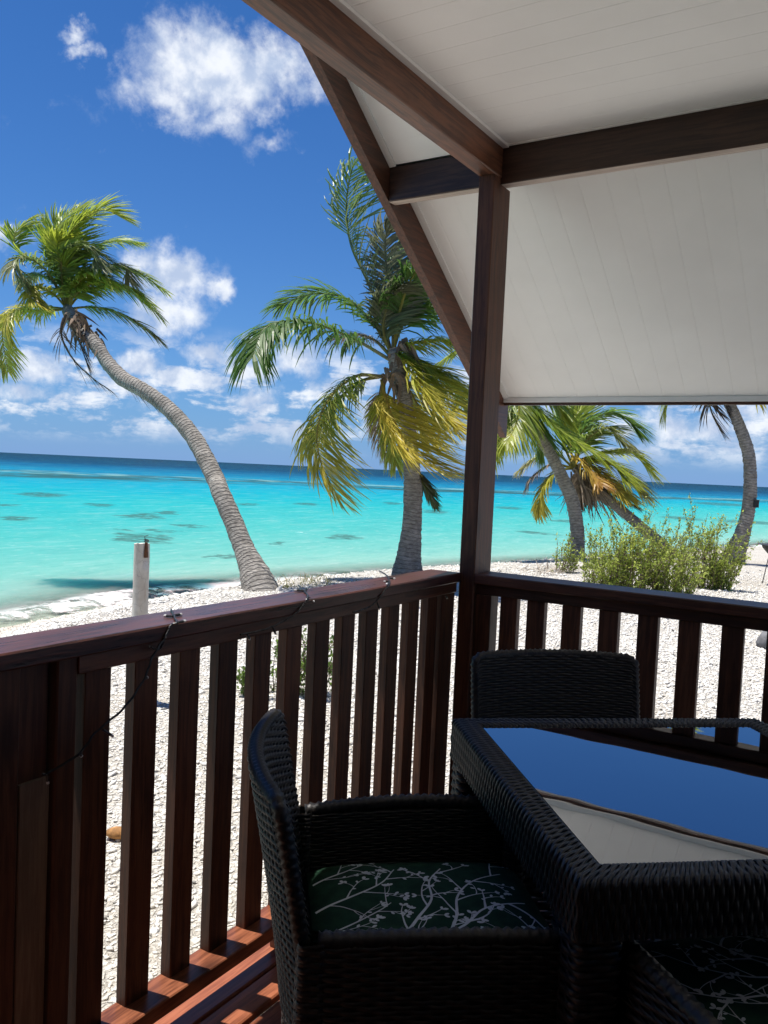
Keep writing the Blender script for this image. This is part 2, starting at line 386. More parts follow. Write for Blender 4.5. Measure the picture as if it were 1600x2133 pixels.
# lagoon
SEA_Z = -0.85
m, nt, b, out = mat('lagoon_water')
ge = nt.new('ShaderNodeNewGeometry'); P = ge.outputs['Position']
sh = nt.new('ShaderNodeAttribute', attribute_name='shore').outputs['Fac']     # metres off the waterline
nlow = nt.noise(P, 0.045, 5, 0.6); nmid = nt.noise(P, 0.35, 5, 0.62); nfine = nt.noise(P, 2.6, 4, 0.6)
sd = nt.m('MULTIPLY', sh, nt.m('ADD', 0.72, nt.m('MULTIPLY', nlow, 0.56)))
lg = nt.m('DIVIDE', nt.m('LOGARITHM', nt.m('ADD', nt.m('MAXIMUM', sd, 0.0), 1.0), 2.718), 7.0)   # ln(1+s)/7
def st(s): return math.log(1 + s) / 7.0
c = nt.ramp(lg, [(st(0.0), (0.3168, 0.3608, 0.2992)), (st(1.2), (0.2376, 0.3608, 0.3036)), (st(4), (0.1320, 0.3388, 0.2948)), (st(11), (0.0528, 0.3080, 0.2860)),
                 (st(26), (0.0106, 0.2772, 0.2948)), (st(50), (0.0000, 0.2332, 0.3036)), (st(78), (0.0, 0.19, 0.295)), (st(115), (0.0, 0.13, 0.24)), (st(175), (0.0, 0.066, 0.16)), (st(270), (0.0, 0.026, 0.08)), (st(900), (0.0005, 0.017, 0.056))])
rip = nt.noise(nt.mapping(P, rot=(0, 0, 0.55), scale=(1.0, 0.32, 1)), 1.25, 6, 0.68)
c = nt.mix(nt.m('MULTIPLY', nt.m('MULTIPLY', nt.rng(rip, 0.50, 0.72), 0.55), nt.rng(sh, 200, 60)), c, nt.mix(0.5, c, (0.26, 0.42, 0.40)))
rip2 = nt.noise(nt.mapping(P, rot=(0, 0, 0.45), scale=(1.0, 0.40, 1)), 4.6, 5, 0.7)
c = nt.mix(nt.m('MULTIPLY', nt.m('MULTIPLY', nt.rng(rip2, 0.53, 0.70), 0.6), nt.rng(sh, 45, 6)), c, nt.mix(0.5, c, (0.36, 0.46, 0.43)))
c = nt.mix(nt.m('MULTIPLY', nt.m('MULTIPLY', nt.rng(rip2, 0.46, 0.30), 0.45), nt.rng(sh, 60, 8)), c, nt.mix(1.0, c, (0.50, 0.78, 0.80), 'MULTIPLY'))
c = nt.mix(nt.m('MULTIPLY', nt.rng(rip, 0.48, 0.28), 0.42), c, nt.mix(1.0, c, (0.45, 0.72, 0.78), 'MULTIPLY'))
# sandy light/dark mottling of the bottom
c = nt.mix(nt.m('MULTIPLY', nt.rng(nmid, 0.40, 0.68), 0.35), c, nt.mix(0.5, c, (0.07, 0.30, 0.26)))
c = nt.mix(nt.m('MULTIPLY', nt.rng(nmid, 0.47, 0.30), 0.30), c, nt.mix(0.5, c, (0.004, 0.16, 0.18)))
# reef line with breaking pale water, and coral heads
rl = nt.m('ADD', sh, nt.m('MULTIPLY', nt.m('SUBTRACT', nt.noise(P, 0.02, 4, .6), .5), 70))
reefband = nt.m('MULTIPLY', nt.rng(rl, 66, 76), nt.rng(rl, 112, 86))
rb = nt.m('MULTIPLY', reefband, nt.rng(nt.noise(nt.mapping(P, scale=(1, 1, 1)), 0.12, 6, .65), 0.38, 0.54))
c = nt.mix(nt.m('MULTIPLY', rb, 0.88), c, (0.022, 0.065, 0.065))
pale = nt.m('MULTIPLY', nt.m('MULTIPLY', nt.rng(rl, 84, 92), nt.rng(rl, 112, 98)), nt.rng(nt.noise(P, 0.2, 4, .6), 0.45, 0.62))
c = nt.mix(nt.m('MULTIPLY', pale, 0.7), c, (0.16, 0.31, 0.30))
HEADS = [(300, 1075, 48, 7), (310, 1121, 62, 11), (262, 1118, 26, 9), (40, 1080, 40, 6), (205, 1052, 32, 4), (720, 1117, 40, 6), (575, 1131, 20, 4), (90, 1030, 46, 5), (355, 1068, 22, 4), (330, 1106, 22, 4),
         (460, 1158, 30, 5), (640, 1050, 24, 3), (510, 1050, 20, 3), (390, 1095, 30, 3), (1420, 1079, 46, 4), (1560, 1088, 60, 4), (1110, 1110, 45, 3), (820, 1049, 26, 3), (905, 1066, 30, 4), (240, 1104, 30, 3), (1180, 1085, 30, 3), (1060, 1058, 34, 3), (1500, 1050, 60, 3), (20, 1052, 34, 3)]
Pn = nt.v('ADD', P, nt.v('SCALE', nt.v('SUBTRACT', nt.noise(P, 0.9, 4, .65, col=True), (.5, .5, .5)), 2.6))
acc = None
for (px, py, hw, hh) in HEADS:
    q = atz(px, py, SEA_Z); D = np.hypot(*(q - CAM)[:2]); rx = hw / FPX * D; ry = hh / FPX * D * D / (CAM[2] - SEA_Z)
    u_ = np.array([q[0] - CAM[0], q[1] - CAM[1], 0]); u_ /= np.linalg.norm(u_); w_ = np.array([u_[1], -u_[0], 0])
    dl = nt.v('SUBTRACT', Pn, tuple(q))
    a_ = nt.v('DOT_PRODUCT', dl, tuple(w_ / rx)); b_ = nt.v('DOT_PRODUCT', dl, tuple(u_ / ry))
    r_ = nt.m('SQRT', nt.m('ADD', nt.m('MULTIPLY', a_, a_), nt.m('MULTIPLY', b_, b_)))
    val = nt.rng(r_, 1.15, 0.55); acc = val if acc is None else nt.m('MAXIMUM', acc, val)
hm = nt.m('MULTIPLY', acc, nt.rng(nfine, 0.30, 0.55))
c = nt.mix(nt.m('MULTIPLY', hm, 0.72), c, (0.035, 0.075, 0.065))
# surf on the waterline: fades with distance off the shore
fo = nt.noise(P, 1.6, 6, 0.62, 0.4)
edge = nt.m('MULTIPLY', nt.rng(sh, -0.25, 0.0), nt.rng(sh, 1.6, 0.25))
foam = nt.m('MULTIPLY', edge, nt.rng(fo, 0.42, 0.56))
surf = nt.new('ShaderNodeAttribute', attribute_name='surf').outputs['Fac']
foam = nt.m('MAXIMUM', foam, nt.m('MULTIPLY', surf, nt.rng(nt.noise(P, 3.1, 7, 0.7, 0.8), 0.40, 0.58)))
caps = nt.m('MULTIPLY', nt.rng(nt.noise(nt.v('ADD', P, (31.0, 7.0, 0)), 0.9, 5, .7), 0.69, 0.76), nt.rng(sh, 3, 10))
foam = nt.m('MAXIMUM', foam, nt.m('MULTIPLY', caps, 0.6))
c = nt.mix(foam, c, (0.78, 0.80, 0.79))
wv1 = nt.noise(nt.mapping(P, rot=(0, 0, 0.5), scale=(1.0, 0.45, 1)), 1.5, 5, 0.62); wv2 = nt.noise(P, 7.0, 4, 0.6); wv3 = nt.noise(nt.mapping(P, rot=(0, 0, 0.3), scale=(1, .4, 1)), 0.22, 4, .6)
hgt = nt.m('ADD', nt.m('MULTIPLY', wv1, 1.0), nt.m('ADD', nt.m('MULTIPLY', wv2, 0.30), nt.m('MULTIPLY', wv3, 1.2)))
nb_ = nt.bump(hgt, 0.6, 0.16)
df = nt.new('ShaderNodeSubsurfaceScattering', falloff='BURLEY'); nt.put(df.inputs[0], c); nt.lk(nb_, df.inputs['Normal'])   # light spreads a few metres inside clear water
df.inputs['Scale'].default_value = 2.2; df.inputs['Radius'].default_value = (0.4, 1.0, 1.0)
gl = nt.new('ShaderNodeBsdfGlossy'); gl.inputs['Roughness'].default_value = 0.16; nt.lk(nb_, gl.inputs['Normal']); gl.inputs[0].default_value = (1, 1, 1, 1)
wmix = nt.new('ShaderNodeMixShader'); nt.put(wmix.inputs[0], nt.m('MULTIPLY', nt.m('SUBTRACT', 1.0, foam), 0.055)); nt.lk(df.outputs[0], wmix.inputs[1]); nt.lk(gl.outputs[0], wmix.inputs[2])
tr = nt.new('ShaderNodeBsdfTransparent'); tr.inputs[0].default_value = (0.86, 0.95, 0.92, 1)
mx = nt.new('ShaderNodeMixShader')
alpha = nt.m('MAXIMUM', nt.m('MULTIPLY', nt.rng(sh, -0.1, 2.6), 1.0), nt.m('MULTIPLY', foam, 0.95))
nt.put(mx.inputs[0], alpha); nt.lk(tr.outputs[0], mx.inputs[1]); nt.lk(wmix.outputs[0], mx.inputs[2]); nt.lk(mx.outputs[0], out.inputs[0]); nt.n.remove(b)

# ------------------------------------------------------------------ setting: lagoon, beach
SHORE = np.array([(-260, -330), (-60, -85), (-16, -22), (-9.2, -4), (-6.2, 5), (-4.9, 10.4), (-3.95, 12.7), (-2.6, 14.5), (-1.2, 16.2), (3.05, 20.2), (10.3, 26.6), (15, 31.5), (30, 46), (90, 100), (380, 330)], float)
def shore_dist(rf):
    """signed distance (m) off the waterline, + to sea (left of the polyline direction), for camera-frame ground points"""
    rf = np.asarray(rf, float); best = np.full(len(rf), 1e9); sgn = np.ones(len(rf))
    for a, c in zip(SHORE[:-1], SHORE[1:]):
        d = c - a; L2 = d @ d; t = np.clip(((rf - a) @ d) / L2, 0, 1); q = a + t[:, None] * d
        dd = np.hypot(*(rf - q).T); cr_ = d[0] * (rf[:, 1] - a[1]) - d[1] * (rf[:, 0] - a[0])
        up = dd < best; best = np.where(up, dd, best); sgn = np.where(up, np.sign(cr_), sgn)
    return best * sgn
def to_world(rf, z): 
    p = CAM[:2] + rf[:, :1] * RH + rf[:, 1:] * FH
    return np.column_stack([p, z])
def vnoise(x, y, s, seed=0):
    r = np.random.default_rng(seed); o = np.zeros_like(x)
    for k in range(5):
        a, ph = r.uniform(0, 2 * math.pi, 2); f = s * r.uniform(.6, 1.7)
        o += np.sin((x * math.cos(a) + y * math.sin(a)) * f + ph)
    return o / 5
def beach_z(rf, sd):
    base = np.interp(sd, [-60, -12, -3.2, -2.0, 0.0, 3.0, 20, 60], [0.0, -0.22, -0.28, -0.36, SEA_Z, SEA_Z - 0.35, SEA_Z - 1.6, SEA_Z - 3])
    x, y = rf[:, 0], rf[:, 1]
    w = np.clip((-sd - 0.5) / 2.0, 0, 1)
    z = base + w * (0.035 * vnoise(x, y, 0.9, 1) + 0.02 * vnoise(x, y, 2.7, 2))
    near = np.exp(-((x) ** 2 + (y - 2.5) ** 2) / 30.0)
    return z * (1 - near) + np.minimum(z, -0.30) * near
# beach sheet: grid in (along, off) built from the polyline normals
gx = np.unique(np.concatenate([np.linspace(-140, -20, 25), np.linspace(-20, 40, 161), np.linspace(40, 160, 25)]))
gy = np.unique(np.concatenate([np.linspace(-140, -6, 28), np.linspace(-6, 40, 124), np.linspace(40, 150, 23)]))
GX, GY = np.meshgrid(gx, gy); rf = np.column_stack([GX.ravel(), GY.ravel()]); sdv = shore_dist(rf); zz = beach_z(rf, sdv)
mb = MB(); nx, ny = len(gx), len(gy)
faces = []
sg = sdv.reshape(ny, nx)
for j in range(ny - 1):
    for i in range(nx - 1):
        if sg[j:j + 2, i:i + 2].min() > 14: continue
        faces.append((j * nx + i, j * nx + i + 1, (j + 1) * nx + i + 1, (j + 1) * nx + i))
mb.add(to_world(rf, zz), faces)
beach = mb.build('beach', 'coral_beach', smooth=True, kind='structure')
tag(beach, 'white beach of broken coral running down to the lagoon')
wt = np.clip(1 - np.abs(sdv + 0.25) / 0.7, 0, 1)
a_ = beach.data.attributes.new('wet', 'FLOAT', 'POINT'); a_.data.foreach_set('value', wt)
# lagoon: polar sheet out to the horizon
rad = np.concatenate([np.linspace(1.5, 40, 130), np.geomspace(41.0, 9000, 90)]); ang = np.concatenate([np.linspace(-180, -60, 30)[:-1], np.linspace(-60, 60, 241)[:-1], np.linspace(60, 180, 30)])
AA, RR = np.meshgrid(np.radians(ang), rad); rf = np.column_stack([(RR * np.sin(AA)).ravel(), (RR * np.cos(AA)).ravel()])
sds = shore_dist(rf)
# far bands lie square to the view out of the lagoon rather than to this stretch of beach
farb = (rf[:, 0] * math.sin(math.radians(-12)) + rf[:, 1] * math.cos(math.radians(-12)))
wgt = np.clip((sds - 15) / 40, 0, 1); sh_attr = np.where(sds > 0, sds * (1 - wgt) + np.maximum(farb - 15, 5) * wgt, sds)
surf = np.exp(-((sds - 0.75 - 0.35 * vnoise(rf[:, 0], rf[:, 1], 1.3, 5)) / 0.30) ** 2) * np.clip((-2.4 - rf[:, 0]) / 1.6, 0, 1)
z = SEA_Z + 0.05 * surf + np.where((sds > -1) & (sds < 120), 0.022 * vnoise(rf[:, 0], rf[:, 1], 1.9, 8) + .02 * vnoise(rf[:, 0], rf[:, 1], .7, 9), 0)
na, nr = len(ang), len(rad)
mask = (sds > -3).reshape(nr, na)
faces = [(j * na + i, j * na + i + 1, (j + 1) * na + i + 1, (j + 1) * na + i) for j in range(nr - 1) for i in range(na - 1) if mask[j:j + 2, i:i + 2].any()]
faces = [f[::-1] for f in faces]
mb = MB(); mb.add(to_world(rf, z), faces)
sea = mb.build('lagoon_water', 'lagoon_water', smooth=True, kind='structure'); tag(sea, 'turquoise lagoon turning deep blue towards the horizon')
for nm, arr in (('shore', sh_attr), ('surf', surf)):
    a_ = sea.data.attributes.new(nm, 'FLOAT', 'POINT'); a_.data.foreach_set('value', arr)
def ground_z(x, y):
    d = np.array([x, y]) - CAM[:2]; r_ = np.array([[d @ RH, d @ FH]])
    return float(beach_z(r_, shore_dist(r_))[0])
def ground_at(px, py):
    """where a photo pixel meets the beach"""
    z = -0.3
    for _ in range(6):
        q = atz(px, py, z); z = ground_z(q[0], q[1])
    return atz(px, py, z)

# loose coral pebbles lying on the beach
def pebbles():
    octv = np.array([(1, 0, 0), (-1, 0, 0), (0, 1, 0), (0, -1, 0), (0, 0, 1), (0, 0, -1)], float)
    octf = np.array([(0, 2, 4), (2, 1, 4), (1, 3, 4), (3, 0, 4), (2, 0, 5), (1, 2, 5), (3, 1, 5), (0, 3, 5)])
    N = 195000
    th = rng.uniform(-34, 34, N); D = np.sqrt(rng.uniform(2.2 ** 2, 19.0 ** 2, N)) * 1.0
    D = 2.2 + (D - 2.2) * rng.uniform(0.35, 1.0, N)
    rf = np.column_stack([D * np.sin(np.radians(th)), D * np.cos(np.radians(th))])
    w = CAM[:2] + rf[:, :1] * RH + rf[:, 1:] * FH
    sd_ = shore_dist(rf)
    keep = (sd_ < -0.15) & ~((w[:, 0] > -0.16) & (w[:, 1] < 0.2))
    rf, w, sd_, D = rf[keep], w[keep], sd_[keep], D[keep]; n = len(w)
    z = beach_z(rf, sd_)
    s = np.exp(rng.normal(-5.02, 0.45, n)) * (0.85 + D / 26)
    V = octv[None] * (1 + rng.uniform(-.28, .28, (n, 6, 3)))
    V = V * np.column_stack([s * rng.uniform(1.0, 2.6, n), s * rng.uniform(.7, 1.3, n), s * rng.uniform(.45, .9, n)])[:, None, :]
    a = rng.uniform(0, 2 * math.pi, n); tl = rng.normal(0, .35, n)
    ca, sa, ct, stl = np.cos(a), np.sin(a), np.cos(tl), np.sin(tl)
    x, y, zz_ = V[..., 0], V[..., 1], V[..., 2]
    x2 = x * ct[:, None] - zz_ * stl[:, None]; z2 = x * stl[:, None] + zz_ * ct[:, None]
    V = np.stack([x2 * ca[:, None] - y * sa[:, None], x2 * sa[:, None] + y * ca[:, None], z2], -1)
    V += np.column_stack([w, z + s * 0.15])[:, None, :]
    F = (octf[None] + (np.arange(n) * 6)[:, None, None]).reshape(-1, 3)
    me = bpy.data.meshes.new('coral_pebbles')
    me.vertices.add(n * 6); me.vertices.foreach_set('co', V.ravel())
    me.loops.add(len(F) * 3); me.loops.foreach_set('vertex_index', F.ravel().astype(np.int32))
    me.polygons.add(len(F)); me.polygons.foreach_set('loop_start', np.arange(0, len(F) * 3, 3, dtype=np.int32)); me.polygons.foreach_set('loop_total', np.full(len(F), 3, np.int32))
    me.update(calc_edges=True)
    t = rng.uniform(0, 1, n); base = np.outer(1 - t, (0.60, 0.565, 0.50)) + np.outer(t, (0.80, 0.78, 0.735))
    dk = rng.uniform(0, 1, n) < 0.06; base[dk] *= rng.uniform(.3, .7, (dk.sum(), 1))
    edge = np.clip(1 - np.abs(sd_ + 0.4) / 1.0, 0, 1)[:, None]; base = base * (1 - .35 * edge) + np.array((.45, .33, .2)) * .35 * edge
    cc = np.repeat(np.concatenate([base, np.ones((n, 1))], 1), 6, 0)
    at_ = me.color_attributes.new('Col', 'FLOAT_COLOR', 'POINT'); at_.data.foreach_set('color', cc.ravel())
    me.materials.append(MATS['pebble'])
    o = bpy.data.objects.new('coral_pebbles', me); COL.objects.link(o)
    tag(o, 'loose white coral pebbles covering the beach around the deck', 'pebbles', kind='stuff')
pebbles()

# ------------------------------------------------------------------ the veranda: deck, posts, beams, roof, railings
FLOOR = -0.055
deck = thing('deck_floor', (1.6, -2.0, -0.3), kind='structure')
tag(deck, 'red-brown timber deck floor of the veranda')
x = -0.105; i = 0
while x < 3.55:
    w = 0.088 if i else 0.092
    mb = MB(); mb.box(x, x + w, -4.75, 0.10, FLOOR - 0.026, FLOOR + (0.0, 0.0015, -0.001)[i % 3], 0.004); mb.build('plank', 'wood_deck', deck)
    x += w + (0.010, 0.016, 0.012)[i % 3]; i += 1
for yy in (-4.6, -3.4, -2.2, -1.0, 0.02):
    mb = MB(); mb.box(-0.10, 3.5, yy - 0.03, yy + 0.03, -0.20, FLOOR - 0.0285); mb.build('joist', 'wood_x', deck)
mb = MB(); mb.box(-0.13, -0.1055, -4.75, 0.125, -0.22, FLOOR - 0.012); mb.build('rim_board', 'wood_y', deck)
mb = MB(); mb.box(-0.1045, 3.5, 0.1015, 0.125, -0.22, FLOOR - 0.012); mb.build('rim_board', 'wood_x', deck)

# corner post and the other posts
def post(name, x0, x1, y0, y1, top, label, notch=None):
    t = thing(name, ((x0 + x1) / 2, (y0 + y1) / 2, -0.35)); tag(t, label, 'post')
    mb = MB(); mb.box(x0, x1, y0, y1, -0.35, top, 0.004); mb.build('shaft', 'wood_post', t)
    return t
cp = post('corner_post', -0.0343, 0.0343, -0.0762, 0.0762, 2.5525, 'dark brown timber post standing where the two railings meet')
mb = MB(); mb.box(-0.0335, 0.0335, -0.0755, -0.018, 2.5526, 2.575); mb.build('tenon', 'wood_post', cp)
post('railing_post', -0.13, -0.046, -1.931, -1.878, 0.972, 'dark square post under the left railing, left of the first baluster')
rp = post('railing_post', -0.14, -0.068, -2.010, -1.934, 0.972, 'dark post with a paler board on its lower half, at the left picture edge')
mb = MB(); mb.box(-0.0675, -0.056, -2.008, -1.936, FLOOR, 0.715, 0.002); mb.build('pale_board', 'wood_bare_z', rp, label='paler bare timber board fixed to the lower half')
post('railing_post', -0.13, -0.050, -2.085, -2.014, 0.972, 'leftmost dark railing post, cut off by the picture edge')
post('roof_post', 2.90, 2.97, -0.0762, 0.0762, 2.5525, 'timber post at the far end of the right railing')

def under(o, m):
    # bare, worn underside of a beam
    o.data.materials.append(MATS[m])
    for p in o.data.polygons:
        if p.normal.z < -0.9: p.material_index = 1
tA = thing('roof_beam', (0, -2.3, 2.64), 'brown weathered roof beam running overhead from the corner post to the upper left', 'beam')
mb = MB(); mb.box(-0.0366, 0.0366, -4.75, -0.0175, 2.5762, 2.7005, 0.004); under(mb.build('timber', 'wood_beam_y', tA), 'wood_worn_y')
tB = thing('roof_beam', (1.3, 0.01, 2.62), 'dark roof beam crossing above the corner post to the right', 'beam')
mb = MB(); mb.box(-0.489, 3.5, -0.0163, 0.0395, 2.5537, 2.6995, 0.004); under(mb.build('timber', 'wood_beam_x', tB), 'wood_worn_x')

SL = -0.69                                        # roof pitch (rise per metre towards the sea)
def zc(y): return 2.722 + SL * y                  # ceiling plane under the slope
roof = thing('roof', (1.5, -2.0, 2.7), 'white board-lined veranda roof with brown barge boards', 'roof')
RIDGE_Y = -2.35; EAVE_Y = 1.30
# sloping lining boards over the sea side
bw = 0.112; x0 = 0.054 - 5 * bw + 0.004
k = 0; x = -0.487
edges = [-0.487] + [0.054 + bw * j for j in range(-4, 31)]
for a, c in zip(edges[:-1], edges[1:]):
    if c - a < 0.02: continue
    y0, y1 = 0.042, EAVE_Y - 0.02; t = 0.012
    ch = 0.0016
    mb = MB(); v = []
    for y in (y0, y1):
        z_ = zc(y)
        v += [(a + 0.0001, y, z_ + t), (a + 0.0001, y, z_ + .0013), (a + .005, y, z_), (c - .005, y, z_), (c - 0.0001, y, z_ + .0013), (c - 0.0001, y, z_ + t)]
    mb.add(v, [(i, (i + 1) % 6, (i + 1) % 6 + 6, i + 6) for i in range(6)] + [(5, 4, 3, 2, 1, 0), (6, 7, 8, 9, 10, 11)])
    mb.build('lining_board', 'white_board', roof)
# level lining boards over the deck
y = -0.02; k = 0
while y > -4.7:
    y1 = y - 0.109; ch = 0.0016; z_ = 2.7025; t = 0.012; a, c = y1, y
    mb = MB(); v = []
    for x in (0.012, 3.5):
        v += [(x, a + 0.0001, z_ + t), (x, a + 0.0001, z_ + .0013), (x, a + .005, z_), (x, c - .005, z_), (x, c - 0.0001, z_ + .0013), (x, c - 0.0001, z_ + t)]
    mb.add(v, [(i, i + 6, (i + 1) % 6 + 6, (i + 1) % 6) for i in range(6)] + [(0, 1, 2, 3, 4, 5), (11, 10, 9, 8, 7, 6)])
    mb.build('ceiling_board', 'white_board', roof); y = y1
def zs(y): return zc(y) - 0.031
# overhang lining outside the beam, boards across the slope
y = -0.018; k = 0
while y > RIDGE_Y + 0.1:
    y1 = y - 0.091; mb = MB(); v = []
    for x in (-0.487, -0.038):
        v += [(x, y1 + .0001, zs(y1) + .014), (x, y1 + .0001, zs(y1) + .0012), (x, y1 + .0015, zs(y1 + .0015)), (x, y - .0015, zs(y - .0015)), (x, y - .0001, zs(y) + .0012), (x, y - .0001, zs(y) + .014)]
    mb.add(v, [(i, i + 6, (i + 1) % 6 + 6, (i + 1) % 6) for i in range(6)] + [(0, 1, 2, 3, 4, 5), (11, 10, 9, 8, 7, 6)])
    mb.build('soffit_board', 'white_board', roof); y = y1
# roofing sheet (both slopes)
zt = lambda y: zc(y) + 0.05
mb = MB()
mb.prism([(EAVE_Y + .05, zt(EAVE_Y + .05) - .03), (RIDGE_Y, zt(RIDGE_Y) - .03), (RIDGE_Y, zt(RIDGE_Y)), (EAVE_Y + .05, zt(EAVE_Y + .05))], 0, -0.55, 3.6)
rb_ = 2 * RIDGE_Y - 1.2
mb.prism([(RIDGE_Y - .001, zt(RIDGE_Y) - .03), (rb_, zt(1.2) - .03), (rb_, zt(1.2)), (RIDGE_Y - .001, zt(RIDGE_Y))], 0, -0.55, 3.6)
mb.build('roof_sheet', 'roof_metal', roof)
# gable infill above the outer beam, rear slope continues
mb = MB(); mb.prism([(-0.02, 2.703), (-0.02, zc(-0.02) + .01), (RIDGE_Y, zc(RIDGE_Y) + .01), (2 * RIDGE_Y + 0.02, 2.74), (2 * RIDGE_Y + 0.02, 2.703)], 0, -0.03, 0.0)
mb.build('gable_panel', 'white_board', roof)
# barge board along the rake, with white cover trim
def zb(y): return 2.547 + SL * y
mb = MB(); mb.prism([(1.34, zb(1.34)), (RIDGE_Y, zb(RIDGE_Y)), (RIDGE_Y, zb(RIDGE_Y) + .21), (1.34, zb(1.34) + .21)], 0, -0.532, -0.4905)
bb = mb.build('barge_board', 'wood_y', roof)
for ya, yb2, zf in ((0.043, EAVE_Y - .03, zc), (-1.5, -0.02, zs)):
    mb = MB(); mb.prism([(yb2, zf(yb2) - .009), (ya, zf(ya) - .009), (ya, zf(ya) - .0005), (yb2, zf(yb2) - .0005)], 0, -0.4895, -0.458); mb.build('cover_trim', 'white_trim', roof)
mb = MB(); mb.box(0.0375, 0.062, -4.6, -0.02, 2.690, 2.7018); mb.build('cover_trim', 'white_trim', roof)
mb = MB(); mb.box(0.0375, 3.45, -0.030, -0.0172, 2.6965, 2.7017); mb.build('cover_trim', 'white_trim', roof)
# eave: white trim and brown fascia
ye = EAVE_Y - 0.02
mb = MB(); mb.box(-0.489, 3.5, ye - 0.012, ye + 0.006, zc(ye) - 0.021, zc(ye) + 0.004); mb.build('eave_trim', 'white_trim', roof)
mb = MB(); mb.box(-0.489, 3.55, ye + 0.0065, ye + 0.030, zc(ye) - 0.036, zc(ye) + 0.06); mb.build('fascia', 'wood_x', roof)

# unseen house walls, added to keep sky light off the deck
wall = thing('shading_wall', (0.6, -3.95, -0.3), 'unseen brown board wall added behind the camera to shade the veranda', 'wall')
z = -0.3; k = 0
while z < 2.68:
    mb = MB(); mb.box(-2.4, 3.52, -4.0, -3.955, z, min(z + 0.142, 2.69), 0.004); mb.build('wall_board', 'wood_wall', wall); z += 0.145

wall2 = thing('shading_wall', (3.55, -2.8, -0.3), 'unseen brown board side wall added to shade the near furniture', 'wall')  # out of view, added to darken the furniture nearest the camera
z = -0.3
while z < 2.68:
    mb = MB(); mb.box(3.525, 3.57, -3.95, -1.5, z, min(z + 0.142, 2.69), 0.004); mb.build('wall_board', 'wood_wall', wall2); z += 0.145
# left railing
ZR = 1.011
rl = thing('railing', (-0.07, -2.2, FLOOR), 'dark brown timber railing with upright balusters along the left side of the deck', 'railing')
mb = MB(); mb.box(-0.165, -0.0235, -3.95, -0.078, ZR - 0.038, ZR, 0.004); mb.build('top_rail', 'wood_rail_y', rl)
mb = MB(); mb.box(-0.098, -0.040, -1.88, -0.080, 0.930, ZR - 0.0385, 0.003); mb.build('sub_rail', 'wood_y', rl)
mb = MB(); mb.box(-0.087, 0.005, -3.95, -0.078, 0.036, 0.079, 0.003); mb.build('bottom_rail', 'wood_deck', rl)
mb = MB(); mb.box(-0.080, -0.001, -1.13, -0.98, FLOOR + .001, 0.0355, 0.002); mb.build('spacer_block', 'wood_y', rl)
mb = MB(); mb.box(-0.080, -0.001, -3.0, -2.85, FLOOR + .001, 0.0355, 0.002); mb.build('spacer_block', 'wood_y', rl)
mb = MB(); mb.box(-0.0355 / 2, 0.0355 / 2, -0.036, 0.036, 0.0795, 0.9295, 0.002)
ybal = [-1.391 + 0.1425 * j for j in range(-3, 9)]
proto = None
for y in ybal:
    if proto is None: proto = mb.build('baluster', 'wood_z', rl, base=np.zeros(3)); o = proto
    else: o = proto.copy(); COL.objects.link(o); o.parent = rl
    o.location = Vector((-0.0685, y, 0)) - rl.location; o.rotation_euler = (0, 0, random.uniform(-.02, .02))
for y in (-0.135,):
    mb = MB(); mb.box(-0.10, -0.045, y - 0.055, y + 0.052, FLOOR, 0.9295, 0.002); mb.build('end_block', 'wood_z', rl)
# right railing
rr = thing('railing', (1.5, 0.0, FLOOR), 'dark timber railing with balusters in front of the bush, on the right', 'railing')
mb = MB(); mb.box(0.0355, 2.89, -0.0762, 0.070, ZR - 0.038, ZR + .0005, 0.004); mb.build('top_rail', 'wood_x', rr)
mb = MB(); mb.box(0.0355, 2.89, -0.052, 0.010, 0.930, ZR - 0.0385, 0.003); mb.build('sub_rail', 'wood_x', rr)
mb = MB(); mb.box(0.0355, 2.89, -0.07, 0.020, 0.036, 0.079, 0.003); mb.build('bottom_rail', 'wood_x', rr)
mb = MB(); mb.box(-0.036, 0.036, -0.0355 / 2, 0.0355 / 2, 0.0795, 0.9295, 0.002); proto = None
for j in range(0, 19):
    xx = 0.2845 + 0.1425 * j
    if proto is None: proto = mb.build('baluster', 'wood_z', rr, base=np.zeros(3)); o = proto
    else: o = proto.copy(); COL.objects.link(o); o.parent = rr
    o.location = Vector((xx, -0.022, 0)) - rr.location; o.rotation_euler = (0, 0, random.uniform(-.02, .02))
mb = MB(); mb.box(0.0355, 0.105, -0.06, 0.01, FLOOR, 0.9295, 0.002); mb.build('end_block', 'wood_z', rr)
mb = MB(); mb.box(0.137, 0.208, -0.042, -0.006, 0.0795, 0.9295, 0.002); mb.build('baluster', 'wood_z', rr)

